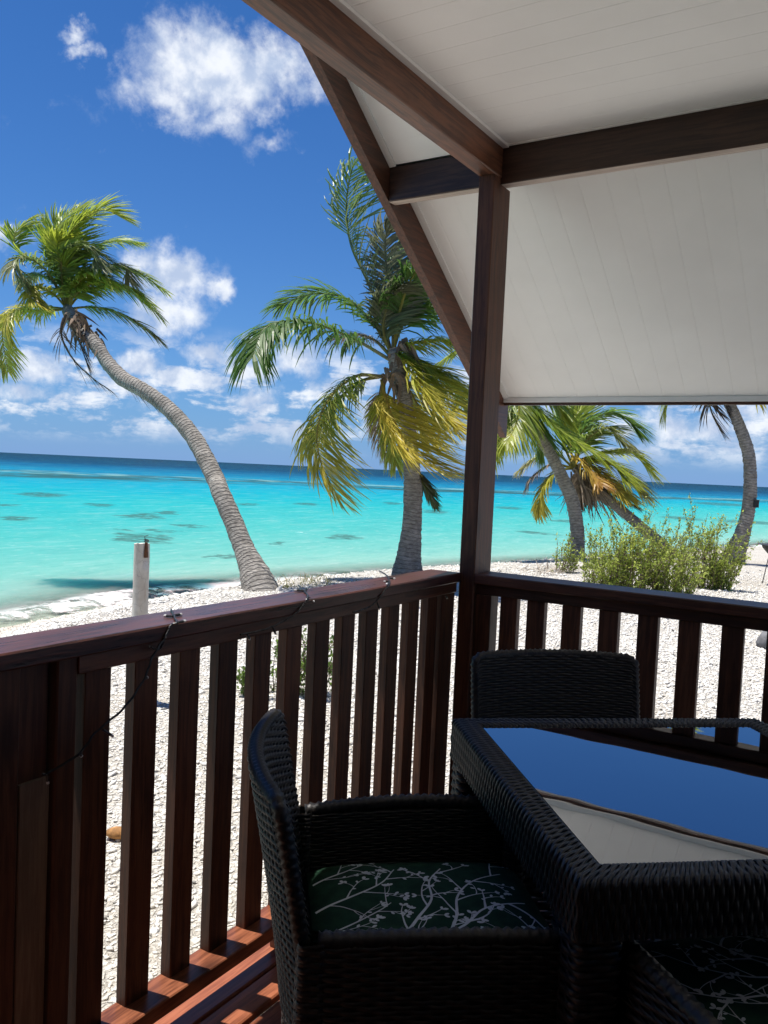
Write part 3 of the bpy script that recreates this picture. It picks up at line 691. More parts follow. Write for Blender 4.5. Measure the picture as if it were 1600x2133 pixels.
# ------------------------------------------------------------------ wicker weaving
def weave(mb, P, nrow, nst, amp=0.0035, rr_=0.0022, samp=4, normal_sign=1.0, vfun=None):
    """strands along u woven over/under uprights; P(u,v)->(N,3) vectorised"""
    nu = nst * samp + 1; u = np.linspace(0, 1, nu); e = 1e-3
    for j in range(nrow):
        vc = (j + 0.5) / nrow; hv = 0.47 / nrow
        ph = math.pi * (u * nst + j)
        off = amp * np.cos(ph)
        p = P(u, np.full(nu, vc)); pu = P(np.clip(u + e, 0, 1), np.full(nu, vc)) - P(np.clip(u - e, 0, 1), np.full(nu, vc))
        pv = P(u, np.full(nu, min(1, vc + e))) - P(u, np.full(nu, max(0, vc - e)))
        n = np.cross(pu, pv); n /= np.linalg.norm(n, axis=1)[:, None] + 1e-12; n *= normal_sign
        a = P(u, np.full(nu, vc - hv)); b_ = P(u, np.full(nu, vc + hv))
        m1 = p * .5 + a * .5; m2 = p * .5 + b_ * .5
        rows = [a + n * off[:, None], m1 + n * (off + rr_ * .85)[:, None], m2 + n * (off + rr_ * .85)[:, None], b_ + n * off[:, None]]
        V = np.stack(rows, 1).reshape(-1, 3)
        f = []
        for i in range(nu - 1):
            for k in range(3):
                q = (i * 4 + k, (i + 1) * 4 + k, (i + 1) * 4 + k + 1, i * 4 + k + 1)
                f.append(q if normal_sign > 0 else q[::-1])
        mb.add(V, f)
    # uprights showing between the strands
    for k in range(nst):
        uu = (k + 0.5) / nst; hw = 0.09 / nst; vv = np.linspace(0, 1, max(3, nrow // 4))
        a = P(np.full(len(vv), uu - hw), vv); b_ = P(np.full(len(vv), uu + hw), vv)
        V = np.stack([a, b_], 1).reshape(-1, 3)
        mb.add(V, [(2 * i, 2 * i + 1, 2 * i + 3, 2 * i + 2) for i in range(len(vv) - 1)])
def wraptube(mb, path, r, pitch=0.009, k=8, slant=0.6):
    P = np.asarray(path, float); L = np.concatenate([[0], np.cumsum(np.linalg.norm(np.diff(P, axis=0), axis=1))])
    n = max(8, int(L[-1] / pitch) * 3 + 1); t = np.linspace(0, L[-1], n)
    Q = np.column_stack([np.interp(t, L, P[:, i]) for i in range(3)])
    T = np.gradient(Q, axis=0); T /= np.linalg.norm(T, axis=1)[:, None]
    up = np.array([0, 0, 1.0]) if abs(T[0][2]) < 0.9 else np.array([1.0, 0, 0]); a = np.cross(T[0], up); a /= np.linalg.norm(a)
    ang = np.arange(k) * 2 * math.pi / k; V = []
    for i in range(n):
        a = a - T[i] * (a @ T[i]); a /= np.linalg.norm(a); b_ = np.cross(T[i], a)
        rad_ = r * (1 + 0.2 * np.cos(2 * math.pi * t[i] / pitch + ang * slant * 2))
        V.append(Q[i] + (rad_ * np.cos(ang))[:, None] * a + (rad_ * np.sin(ang))[:, None] * b_)
    mb.add(np.concatenate(V), [(i * k + j, i * k + (j + 1) % k, (i + 1) * k + (j + 1) % k, (i + 1) * k + j) for i in range(n - 1) for j in range(k)] + [tuple(range(k - 1, -1, -1)), tuple(range((n - 1) * k, n * k))])
def lin(p, q, t): return np.asarray(p)[None] * (1 - t)[:, None] + np.asarray(q)[None] * t[:, None]
def bilin(A, B, Cc, Dd):
    """A(0,0) B(1,0) C(1,1) D(0,1)"""
    def P(u, v):
        return lin(A, B, u) * (1 - v)[:, None] + lin(Dd, Cc, u) * v[:, None]
    return P

# ------------------------------------------------------------------ table
TZ = 0.733; TH = math.radians(40.99)
TU = np.array([math.cos(TH), math.sin(TH), 0]); TV = np.array([-math.sin(TH), math.cos(TH), 0]); T0 = np.array([1.0537, -1.6222, 0])
def tuv(u_, v_, z=0.0): return T0 + TU * u_ + TV * v_ + np.array([0, 0, z])
GS = 0.783; FRW = 0.066                              # glass side, frame width
tcx = tuv(GS / 2, GS / 2)
tab = thing('table', (tcx[0], tcx[1], FLOOR), 'square dark wicker table with a black mirror glass top', 'table', rz=TH)
BASE[tab.name] = np.zeros(3)
H = GS / 2 + FRW; TZL = TZ - FLOOR                    # local: centred, z from floor
def frame_side(rot):
    c, s = math.cos(rot), math.sin(rot)
    # cross-section path: apron bottom (outer) up, rounded corner, top across to the glass
    path = [(0.0, -0.105), (0.0, -0.012), (0.004, -0.003), (0.012, 0.0), (FRW - 0.006, 0.0), (FRW, -0.012)]
    pp = np.array(path); L = np.concatenate([[0], np.cumsum(np.linalg.norm(np.diff(pp, axis=0), axis=1))]); L /= L[-1]
    def P(u, v):
        w = np.interp(u, L, pp[:, 0]); dz = np.interp(u, L, pp[:, 1])
        x_ = (-(H - w)) * (1 - v) + (H - w) * v; y_ = -(H - w); z_ = TZL + dz
        return np.column_stack([x_ * c - y_ * s, x_ * s + y_ * c, z_])
    return P
for k in range(4):
    mb = MB(); weave(mb, frame_side(k * math.pi / 2), 96, 7, 0.0022, 0.002, 4, normal_sign=-1)
    mb.build('frame_side', 'wicker', tab, smooth=True)
    c, s = math.cos(k * math.pi / 2), math.sin(k * math.pi / 2)
    mb = MB(); vv = [(-(H - .006), -(H - .006)), ((H - .006), -(H - .006)), (H - FRW + .004, -(H - FRW + .004)), (-(H - FRW + .004), -(H - FRW + .004))]
    v = [(x * c - y * s, x * s + y * c, z_) for z_ in (TZL - 0.10, TZL - 0.006) for x, y in vv]
    mb.add(v, [(3, 2, 1, 0), (4, 5, 6, 7)] + [(i, (i + 1) % 4, (i + 1) % 4 + 4, i + 4) for i in range(4)]); mb.build('frame_core', 'wicker_core', tab)
mb = MB(); g = GS / 2 - 0.0015; mb.box(-g, g, -g, g, TZL - 0.011, TZL - 0.0045); mb.build('glass_top', 'dark_glass', tab)
def leg_surface(cx, cy, hw, z0, z1, r=0.018):
    pts = []
    for (sx, sy, a0) in ((1, 1, 0), (-1, 1, 90), (-1, -1, 180), (1, -1, 270)):
        for a in np.radians(np.linspace(a0, a0 + 90, 5)): pts.append((cx + sx * (hw - r) + r * math.cos(a), cy + sy * (hw - r) + r * math.sin(a)))
    pts.append(pts[0]); pp = np.array(pts); L = np.concatenate([[0], np.cumsum(np.linalg.norm(np.diff(pp, axis=0), axis=1))]); L /= L[-1]
    def P(u, v): return np.column_stack([np.interp(u, L, pp[:, 0]), np.interp(u, L, pp[:, 1]), z0 + (z1 - z0) * v])
    return P
LHW = 0.043
for sx in (-1, 1):
    for sy in (-1, 1):
        mb = MB(); cx, cy = sx * (H - LHW - .004), sy * (H - LHW - .004)
        weave(mb, leg_surface(cx, cy, LHW, 0.012, TZL - 0.104), 58, 10, 0.0024, 0.002, 4)
        mb.box(cx - LHW + .006, cx + LHW - .006, cy - LHW + .006, cy + LHW - .006, 0.0, TZL - 0.101); mb.build('leg', 'wicker', tab, smooth=True)

# ------------------------------------------------------------------ chairs (local frame: faces +y, floor at z = 0)
def branch_print(mb, zfun, x0, x1, y0, y1):
    r = random.Random(11)
    def inside(p): return x0 < p[0] < x1 and y0 < p[1] < y1
    def strip(pts, w0, w1):
        v, f = [], []; n = len(pts)
        for i, (x, y) in enumerate(pts):
            a = pts[max(0, i - 1)]; c = pts[min(n - 1, i + 1)]; dx, dy = c[0] - a[0], c[1] - a[1]; L = math.hypot(dx, dy) + 1e-9
            w = w0 + (w1 - w0) * i / (n - 1); nx_, ny_ = -dy / L * w, dx / L * w
            v += [(x + nx_, y + ny_, zfun(x, y)), (x - nx_, y - ny_, zfun(x, y))]
        for i in range(n - 1): f.append((2 * i, 2 * i + 1, 2 * i + 3, 2 * i + 2))
        mb.add(v, f)
    def leaf(x, y, a, L):
        pts = [(0, 0), (.3, .20), (.62, .27), (.9, .17), (1, 0), (.9, -.17), (.62, -.27), (.3, -.20)]
        c, s = math.cos(a), math.sin(a); v = [(x + L * (p * c - q * s), y + L * (p * s + q * c)) for p, q in pts]
        if all(inside(p) for p in v): mb.add([(p[0], p[1], zfun(*p)) for p in v], [tuple(range(8))])
    def grow(x, y, a, L, w, depth):
        n = 9; pts = [(x, y)]; bend = r.uniform(-.10, .10)
        for i in range(n):
            a += bend + r.uniform(-.09, .09); q = (pts[-1][0] + math.cos(a) * L / n, pts[-1][1] + math.sin(a) * L / n)
            if not inside(q): break
            pts.append(q)
            if depth < 2 and i == 4:
                sd = r.choice((-1, 1)); grow(q[0], q[1], a + sd * r.uniform(.45, .9), L * r.uniform(.35, .55), w * .62, depth + 1)
            if i in (3, 6) and r.random() < .45:
                leaf(q[0], q[1], a + r.choice((-1, 1)) * r.uniform(.5, 1.1), r.uniform(.009, .014))
        if len(pts) > 2:
            strip(pts, w, w * .32)
            for d_ in ((-.75, 0, .75) if r.random() < .4 else (-.6, .6)): leaf(pts[-1][0], pts[-1][1], a + d_, r.uniform(.010, .017))
    # main boughs spread from the back corner across the seat, twigs with paired leaves
    M = [([(.175, -.24), (.17, -.12), (.14, -.02), (.085, .06), (.02, .12), (-.02, .22)], .0070, 7), ([(.168, -.14), (.11, -.07), (.05, -.03), (-.02, .01), (-.10, .02), (-.17, .06)], .0058, 7),
         ([(.12, .02), (.05, .05), (-.03, .07), (-.10, .12), (-.15, .20)], .0050, 6), ([(.215, -.12), (.205, -.02), (.205, .10), (.17, .21)], .0042, 6),
         ([(-.02, -.24), (-.05, -.16), (-.10, -.09), (-.17, -.05)], .0045, 6), ([(-.14, -.24), (-.17, -.17), (-.21, -.12)], .0036, 4), ([(.085, -.24), (.06, -.17), (.02, -.11), (-.01, -.08)], .0036, 4), ([(.20, .14), (.14, .16), (.07, .21)], .0032, 4)]
    for ctrl, w, nt_ in M:
        pth = smoothpath([(p[0], p[1], 0) for p in ctrl], 26)[:, :2]; pts = [tuple(q) for q in pth if inside(q)]
        if len(pts) > 3: strip(pts, w * .75, w * .27)
        for k in range(nt_):
            i = int((k + .6) / nt_ * 24) + 1; i = min(i, 24); a = math.atan2(pth[i + 1][1] - pth[i - 1][1], pth[i + 1][0] - pth[i - 1][0]); sd = 1 if k % 2 else -1
            if inside(pth[i]): grow(pth[i][0], pth[i][1], a + sd * r.uniform(.5, .95), r.uniform(.06, .12), w * .42, 1)
def make_chair(label):
    t = thing('wicker_armchair', (0, 0, FLOOR), label, 'chair'); BASE[t.name] = np.zeros(3)
    wb, wf, yb, yf = 0.262, 0.285, -0.255, 0.265      # inner half widths at back/front
    za, zs = 0.638, 0.10                               # arm height, skirt bottom (from floor)
    zseat = 0.478; th = 0.034
    ztop = 0.874
    # arms: outer and inner weave, core and wrapped edge
    for s in (-1, 1):
        n_ = 'arm'
        mb = MB()
        def armP(off):
            def P(u, v):
                y = yb + (yf - yb) * u; xx = s * (wb + (wf - wb) * u + off + 0.012 * np.sin(math.pi * u)); z_ = zs + (za - 0.012 + 0.012 * np.sin(math.pi * u) - zs) * v
                return np.column_stack([xx, y, z_])
            return P
        weave(mb, armP(th), 60, 17, 0.003, 0.0022, 4, normal_sign=1.0 * s)
        def armI(u, v):
            P_ = armP(0.0)(u, v); return np.column_stack([P_[:, 0], P_[:, 1], zseat - .05 + (za - .012 - zseat + .05) * v])
        weave(mb, armI, 28, 17, 0.003, 0.0022, 4, normal_sign=-1.0 * s)
        arm = mb.build('arm', 'wicker', t, smooth=True)
        mb = MB(); u = np.linspace(0, 1, 24); e = armP(th / 2)(u, np.ones(24)); e[:, 2] += 0.004
        wraptube(mb, e, 0.0165, 0.019, 10, 0.9); mb.build('edge_braid', 'wicker', arm, smooth=True)
        mb = MB(); A = armP(0.006)(np.array([0, .33, .66, 1.0]), np.zeros(4)); B = armP(th - .006)(np.array([0, .33, .66, 1.0]), np.zeros(4))
        for i in range(3):
            v = [A[i], A[i + 1], B[i + 1], B[i]]; v2 = [q + np.array([0, 0, za - zs - .01]) for q in v]; mb.add(v + v2, [(0, 1, 2, 3), (7, 6, 5, 4)] + [(j, (j + 1) % 4, (j + 1) % 4 + 4, j + 4) for j in range(4)])
        mb.build('arm_core', 'wicker_core', arm)
        # front upright of the arm
        mb = MB(); weave(mb, leg_surface(s * (wf + th / 2), yf + 0.004, 0.024, 0.0, za - 0.004, 0.010), 62, 6, 0.002, 0.0018, 4); mb.build('leg', 'wicker', t, smooth=True)
        mb = MB(); weave(mb, leg_surface(s * (wb + th / 2 - .004), yb - 0.012, 0.024, 0.0, za - 0.004, 0.010), 62, 6, 0.002, 0.0018, 4); mb.build('leg', 'wicker', t, smooth=True)
    # backrest: leaning, slightly dished, rounded top corners
    def backP(off):
        def P(u, v):
            w = wb + 0.004
            xx = (2 * u - 1) * (w + 0.004 * v)
            edge = np.clip((np.abs(2 * u - 1) - 0.93) / 0.07, 0, 1)
            top = ztop + 0.004 * (1 - (2 * u - 1) ** 2) - 0.013 * edge ** 2
            z_ = (zseat - .10) + (top - zseat + .10) * v
            y_ = yb - 0.002 - 0.082 * np.clip((z_ - zseat + .1) / (ztop - zseat + .1), 0, 2) ** 1.25 - 0.045 * (1 - (2 * u - 1) ** 2) + 0.02 + off
            return np.column_stack([xx, y_, z_])
        return P
    mb = MB(); weave(mb, backP(0.0), 60, 19, 0.003, 0.0022, 4, normal_sign=-1.0); weave(mb, backP(-0.028), 60, 19, 0.003, 0.0022, 4, normal_sign=1.0)
    bk = mb.build('backrest', 'wicker', t, smooth=True)
    mb = MB(); u = np.linspace(0, 1, 16); v_ = np.linspace(0, .985, 10); nu = len(u)
    for off, fl in ((-0.006, False), (-0.022, True)):
        V = np.concatenate([backP(off)(u, np.full(nu, q)) for q in v_]); f = [(j * nu + i, j * nu + i + 1, (j + 1) * nu + i + 1, (j + 1) * nu + i) for j in range(len(v_) - 1) for i in range(nu - 1)]
        mb.add(V, f if fl else [q[::-1] for q in f])
    mb.build('back_core', 'wicker_core', bk)
    mb = MB(); vv = np.linspace(0.0, 1, 22); uu = np.linspace(0, 1, 30)
    path = np.concatenate([backP(-.014)(np.zeros(22), vv), backP(-.014)(uu, np.ones(30))[1:-1], backP(-.014)(np.ones(22), vv[::-1])])
    wraptube(mb, path, 0.0150, 0.017, 10, 0.9); mb.build('edge_braid', 'wicker', bk, smooth=True)
    # back and front skirt, seat deck
    mb = MB(); weave(mb, bilin((-wb, yb - .03, zs), (wb, yb - .03, zs), (wb, yb - .03, zseat), (-wb, yb - .03, zseat)), 36, 17, 0.003, 0.0022, 4, normal_sign=1.0)
    weave(mb, bilin((-wf, yf + .004, 0.26), (wf, yf + .004, 0.26), (wf, yf + .004, zseat), (-wf, yf + .004, zseat)), 18, 17, 0.003, 0.0022, 4, normal_sign=-1.0)
    mb.build('skirt', 'wicker', t, smooth=True)
    mb = MB(); mb.box(-wb + .002, wb - .002, yb - .024, yf - .004, zseat - 0.05, zseat - 0.002); mb.build('seat', 'wicker_core', t)
    return t, (wb, wf, yb, yf, zseat)
def make_cushion(dims, label):
    wb, wf, yb, yf, zseat = dims
    t = thing('seat_cushion', (0, 0, FLOOR), label, 'cushion', 'printed chair cushions'); BASE[t.name] = np.zeros(3)
    n = 15; xs = np.linspace(-1, 1, n); hw = wb - 0.012; y0, y1 = yb + 0.006, yf - 0.012; hh = 0.055
    def zt(x, y):
        u_ = abs(x) / hw; w_ = abs((y - (y0 + y1) / 2) / ((y1 - y0) / 2))
        return zseat + hh - 0.022 * u_ ** 5 - 0.022 * w_ ** 5 + 0.008 * (1 - u_ ** 2) * (1 - w_ ** 2) - 0.007 * (1 - max(u_, w_) ** 2) * math.sin(7 * x + 3) * .4
    mb = MB(); V = []
    for j in range(n):
        for i in range(n):
            x = xs[i] * hw; y = (y0 + y1) / 2 + xs[j] * (y1 - y0) / 2; V.append((x, y, zt(x, y)))
    for j in range(n):
        for i in range(n):
            x = xs[i] * hw; y = (y0 + y1) / 2 + xs[j] * (y1 - y0) / 2; V.append((x, y, zseat))
    f = [(j * n + i, j * n + i + 1, (j + 1) * n + i + 1, (j + 1) * n + i) for j in range(n - 1) for i in range(n - 1)]
    ring = [i for i in range(n)] + [j * n + n - 1 for j in range(1, n)] + [(n - 1) * n + i for i in range(n - 2, -1, -1)] + [j * n for j in range(n - 2, 0, -1)]
    f += [(ring[(k + 1) % len(ring)], ring[k], ring[k] + n * n, ring[(k + 1) % len(ring)] + n * n) for k in range(len(ring))]
    mb.add(V, f); mb.build('pad', 'cushion_fabric', t, smooth=True)
    mb = MB(); branch_print(mb, lambda x, y: zt(x, y) + 0.0012, -hw + .008, hw - .008, y0 + .008, y1 - .008)
    mb.build('branch_print', 'print_white', t, label='white leafy branches printed on dark green cloth')
    return t
ch1, dims = make_chair('dark wicker armchair in the foreground beside the left railing, side on')
cu1 = make_cushion(dims, 'dark green cushion with white branch print on the armchair by the left railing')
ch2 = copy_tree(ch1); ch2['label'] = 'dark wicker armchair behind the table with its back against the right railing'
ch3 = copy_tree(ch1); ch3['label'] = 'dark wicker armchair at the near side of the table, bottom right corner'
cu2 = copy_tree(cu1); cu2['label'] = 'printed cushion on the armchair behind the table'
cu3 = copy_tree(cu1); cu3['label'] = 'shadowed printed cushion on the armchair in the bottom right corner'
def place(o, u_, v_, rot):
    q = tuv(u_, v_); o.location = (q[0], q[1], FLOOR); o.rotation_euler = (0, 0, rot)
for o in (ch1, cu1): place(o, -0.228, 0.335, TH - math.pi / 2 + math.radians(-1))
for o in (ch2, cu2): place(o, 0.36, 0.885, TH + math.pi + math.radians(-1))
for o in (ch3, cu3): place(o, 0.36, -0.03, TH + math.radians(6))
for o in (ch1, ch2, ch3): o['group'] = 'wicker armchairs around the table'

# ------------------------------------------------------------------ palms
def trunk(px_pts, D, root, name='trunk'):
    """px_pts: (px, py, width px[, extra distance])"""
    P = [at(q[0], q[1], D + (q[3] if len(q) > 3 else 0.0)) for q in px_pts]
    R_ = [q[2] / FPX * (D + (q[3] if len(q) > 3 else 0.0)) / 2 for q in px_pts]
    n = 150; path = smoothpath(P, n); rad_ = smoothpath([(r_, 0, 0) for r_ in R_], n)[:, 0]
    L = np.concatenate([[0], np.cumsum(np.linalg.norm(np.diff(path, axis=0), axis=1))])
    rad_ = rad_ * (1 + 0.035 * (np.mod(L / 0.062, 1.0) - .5) + 0.02 * np.sin(L * 5.1) + 0.012 * np.sin(L * 17))
    mb = MB(); mb.tube(path, rad_, 18)
    v = mb.v[0]; ang = np.tile(np.arange(18), n)
    mb.v[0] = v + rng.normal(0, 0.0035, v.shape)
    cc = np.zeros((len(v), 3)); cc[:, 0] = np.repeat(L / 0.062, 18) + 0.35 * np.sin(ang * 2 * math.pi / 18 + np.repeat(np.arange(n) * .05, 18)); mb.c = [cc]
    return mb.build(name, 'palm_trunk', root, smooth=True)
G0, G1 = (0.085, 0.17, 0.028), (0.17, 0.28, 0.038)
YG = (0.38, 0.42, 0.05); YE = (0.55, 0.46, 0.075); BR = (0.26, 0.15, 0.05); GY = (0.16, 0.17, 0.10); DK = (0.10, 0.075, 0.05)
def frond(root, ctrl, D, leaf, c0, c1, n=46, droop=1.0, wind=(0.25, 0.0), spread=0.75, r0=0.022, rag=0.25, rach=(0.30, 0.27, 0.06), m='palm_leaf', depth=0.0, width=0.030, curl=0.0, start=0.16, name='frond', roll=0.0, scale=1.0):
    leaf = leaf * scale
    """ctrl: photo pixels along the rib; depth: extra distance reached at the tip (m)"""
    k = len(ctrl)
    P = [at(q[0], q[1], D + (q[2] if len(q) > 2 else depth * (i / (k - 1)) ** 1.2)) for i, q in enumerate(ctrl)]
    path = smoothpath(P, 60); L = np.concatenate([[0], np.cumsum(np.linalg.norm(np.diff(path, axis=0), axis=1))]); Lt = L[-1]
    T = np.gradient(path, axis=0); T /= np.linalg.norm(T, axis=1)[:, None]
    mb = MB(); ts = np.linspace(0, 1, 60)
    rc = np.array(rach); 
    mb.tube(path, r0 * (1 - 0.88 * ts) + 0.002, 5, col=None); nv = len(mb.v[0]); tt = np.repeat(ts, 5)
    mb.c = [np.outer(1 - tt, rc) + np.outer(tt, np.array(c1) * .9)]
    RW = np.array([RH[0], RH[1], 0]); windv = RW * wind[0] + np.array([0, 0, 1.0]) * wind[1]
    VW = np.array([FH[0], FH[1], 0])
    up0 = np.array([0, 0, 1.0])
    r = rng
    for sgn in (-1, 1):
        for j in range(n):
            t = start + (1 - start) * (j + r.uniform(-.3, .3)) / n; t = min(max(t, 0.03), 0.995)
            i = t * 59; i0 = int(i); fr = i - i0; i1 = min(i0 + 1, 59)
            p = path[i0] * (1 - fr) + path[i1] * fr; tv = T[i0]
            # the blade's plane: side vector mostly square to the view, tilted by roll
            side = np.cross(tv, up0)
            if np.linalg.norm(side) < 0.25: side = np.cross(tv, VW)
            side /= np.linalg.norm(side)
            nrm = np.cross(side, tv); side = side * math.cos(roll) + nrm * math.sin(roll)
            nrm = np.cross(side, tv)
            if nrm[2] < 0: nrm = -nrm
            prof = math.sin(math.pi * (0.10 + 0.86 * t)) ** 0.55
            ll = leaf * prof * r.uniform(1 - rag, 1 + rag * .4)
            ang = (0.95 - 0.55 * t) * spread / 0.75 + r.normal(0, .10)
            d = tv * math.cos(ang) + side * sgn * math.sin(ang) + nrm * r.uniform(-.05, .28)
            d /= np.linalg.norm(d)
            g = np.array([0, 0, -1.0]) * droop * r.uniform(.55, 1.15) + windv * r.uniform(.5, 1.3) + r.normal(0, .07, 3)
            ss = np.array([0, .3, .62, .85, 1.0]); pts = []
            cv = curl * r.uniform(.3, 1.4)
            for q in ss:
                dd = d * q + g * (q ** 2) * 0.62 + (np.cross(d, g) * cv * q ** 3)
                pts.append(p + dd * ll / (1 + 0.35 * q * droop))
            pts = np.array(pts); tg = np.gradient(pts, axis=0); tg /= np.linalg.norm(tg, axis=1)[:, None] + 1e-9
            wd = np.cross(tg, nrm + r.normal(0, .25, 3)); wd /= np.linalg.norm(wd, axis=1)[:, None] + 1e-9
            ww = width * np.array([.45, 1.0, .85, .5, .06]) * .5 * (0.7 + .3 * prof)
            V = np.stack([pts - wd * ww[:, None], pts + wd * ww[:, None]], 1).reshape(-1, 3)
            mixc = np.clip(t * 1.05 + r.normal(0, .13), 0, 1)
            col = (np.array(c0) * (1 - mixc) + np.array(c1) * mixc) * r.uniform(.78, 1.22)
            tipc = np.array(c1) * .9 + np.array(BR) * .1
            cs = np.repeat(np.array([col, col, col, col * .85 + tipc * .15, col * .6 + tipc * .4]), 2, 0)
            mb.add(V, [(2 * a, 2 * a + 1, 2 * a + 3, 2 * a + 2) for a in range(4)], cs)
    return mb.build(name, m, root, smooth=False)
def fibres(root, pts, D, n, L, col, name='leaf_sheath'):
    """ragged dry leaf bases hanging round the top of a trunk"""
    mb = MB(); mb.c = []
    for k in range(n):
        q = pts[rng.integers(len(pts))]; p = at(q[0] + rng.normal(0, q[2]), q[1] + rng.normal(0, q[2]), D + rng.normal(0, .12))
        d = np.array([RH[0], RH[1], 0]) * rng.normal(.25, .5) + np.array([FH[0], FH[1], 0]) * rng.normal(0, .5) + np.array([0, 0, -1.0]) * rng.uniform(.2, 1.1)
        l = L * rng.uniform(.4, 1.2); ss = np.linspace(0, 1, 4); pt = np.array([p + d * l * s_ + np.array([0, 0, -.25]) * l * s_ ** 2 for s_ in ss])
        w = np.cross(d, (FH[0], FH[1], 0.2)); w /= np.linalg.norm(w) + 1e-9; ww = 0.02 * np.array([1, 1.1, .7, .1])
        V = np.stack([pt - w * ww[:, None], pt + w * ww[:, None]], 1).reshape(-1, 3)
        c = np.array(col) * rng.uniform(.5, 1.5); mb.add(V, [(2 * a, 2 * a + 1, 2 * a + 3, 2 * a + 2) for a in range(3)], np.tile(c, (8, 1)))
    return mb.build(name, 'dry_leaf', root)
def nuts(root, pts, D, r_=0.10):
    for (px, py) in pts:
        p = at(px, py, D - .15); mb = MB(); n, k = 7, 10; V = []
        for i in range(n):
            a = math.pi * i / (n - 1)
            for j in range(k): V.append(p + r_ * np.array([math.sin(a) * math.cos(j * 2 * math.pi / k) * .8, math.sin(a) * math.sin(j * 2 * math.pi / k) * .8, math.cos(a) * 1.1]))
        mb.add(V, [(i * k + j, (i + 1) * k + j, (i + 1) * k + (j + 1) % k, i * k + (j + 1) % k) for i in range(n - 1) for j in range(k)]); mb.build('coconut', 'coconut', root, smooth=True)

# left leaning palm
DL = 11.5; DLC = 16.5
bL = ground_at(541, 1226)
pL = thing('palm_tree', tuple(at(541, 1226, DL)), 'slender coconut palm leaning far left with wind-blown crown, beside the stub post', 'palm tree', 'coconut palms on the beach')
trunk([(q[0], q[1], q[2] * .93, 5.0 * (k / 17) ** 1.3) for k, q in enumerate([(548, 1262, 96), (541, 1226, 80), (527, 1186, 62), (508, 1142, 47), (486, 1086, 42), (459, 1024, 40), (450, 1000, 40), (428, 955, 38), (405, 914, 37), (375, 876, 36), (337, 839, 33), (292, 809, 32), (255, 788, 32), (225, 756, 30), (195, 712, 29), (166, 684, 30), (146, 655, 28), (140, 642, 18)])], DL, pL)
zl = lambda *p: [(x * .375, 400 + y * .375) + tuple(r_) for (x, y, *r_) in p]
kw = dict(D=DLC, n=92, wind=(0.50, 0.02), width=0.030, scale=1.22, rag=.18, spread=.98)
LF = [
 (zl((375, 650), (300, 430), (110, 340), (85, 230), (180, 140)), .55, G1, YG, dict(droop=.45, depth=.5)),
 (zl((375, 650), (260, 440), (140, 365), (75, 410), (150, 545)), .48, G1, (0.30, .28, .14), dict(droop=.7, depth=-.5)),
 (zl((375, 650), (330, 350), (420, 190), (560, 100), (690, 145)), .62, G1, YG, dict(droop=.15, wind=(.5, -.1), depth=-.3)),
 (zl((375, 650), (300, 330), (330, 180), (440, 85)), .55, G1, YG, dict(droop=.1, wind=(.5, .2), depth=.7)),
 (zl((375, 650), (350, 380), (380, 230), (500, 120)), .55, G1, YG, dict(droop=.2, wind=(.6, .1), depth=.2)),
 (zl((375, 650), (430, 380), (600, 275), (780, 285)), .50, G1, YG, dict(droop=.6, depth=.6)),
 (zl((375, 650), (340, 400), (430, 305), (530, 330), (550, 420)), .50, G1, (.22, .24, .12), dict(droop=.8, depth=-.9)),
 (zl((375, 650), (430, 480), (570, 420), (750, 440), (925, 555)), .50, G1, YG, dict(droop=.8, depth=.3)),
 (zl((375, 650), (400, 520), (520, 420), (680, 410), (720, 500)), .50, G1, (.34, .30, .12), dict(droop=.8, depth=-.6)),
 (zl((375, 650), (430, 560), (560, 500), (720, 535), (825, 610)), .52, G1, YG, dict(droop=.9, depth=-.7)),
 (zl((375, 650), (470, 555), (640, 520), (770, 580), (900, 700)), .52, G1, YE, dict(droop=.95, depth=.2)),
 (zl((375, 650), (500, 640), (640, 665), (790, 745), (900, 835)), .48, G1, BR, dict(droop=.9, depth=.0)),
 (zl((375, 650), (250, 660), (90, 660), (15, 770), (45, 1000)), .60, YG, YE, dict(droop=.85, depth=-.4)),
 (zl((375, 650), (280, 640), (130, 640), (40, 690), (5, 760)), .50, YG, YE, dict(droop=.7, depth=.5)),
 (zl((375, 650), (290, 560), (190, 525), (175, 590), (250, 650)), .36, YG, YE, dict(droop=.6, depth=-.8)),
 (zl((375, 650), (380, 480), (330, 380), (320, 300), (340, 260)), .5, G1, YG, dict(droop=.3, depth=-.4)),
 (zl((375, 650), (400, 560), (470, 470), (560, 460), (620, 520)), .5, G1, YG, dict(droop=.9, depth=-.9)),
 (zl((375, 650), (330, 540), (250, 470), (160, 470), (130, 520)), .45, G1, (.30, .30, .15), dict(droop=.7, depth=.6)),
]
for ctrl, lf, c0, c1, o_ in LF:
    k2 = dict(kw); k2.update(o_); frond(pL, ctrl, leaf=lf, c0=c0, c1=c1, **k2)
for ctrl in (zl((365, 680), (340, 790), (400, 920), (510, 1030), (630, 1115)), zl((470, 790), (590, 950), (730, 1100), (870, 1195)), zl((380, 700), (440, 830), (485, 960))):
    frond(pL, ctrl, DLC - 1.1, .50, DK, DK, n=40, droop=.9, wind=(.3, 0), rach=(.10, .07, .05), m='dry_leaf', width=.014, name='dead_frond')
fibres(pL, [(165, 672, 9), (180, 690, 9), (150, 660, 7), (200, 702, 8)], DLC - .95, 90, .34, (.17, .12, .085))

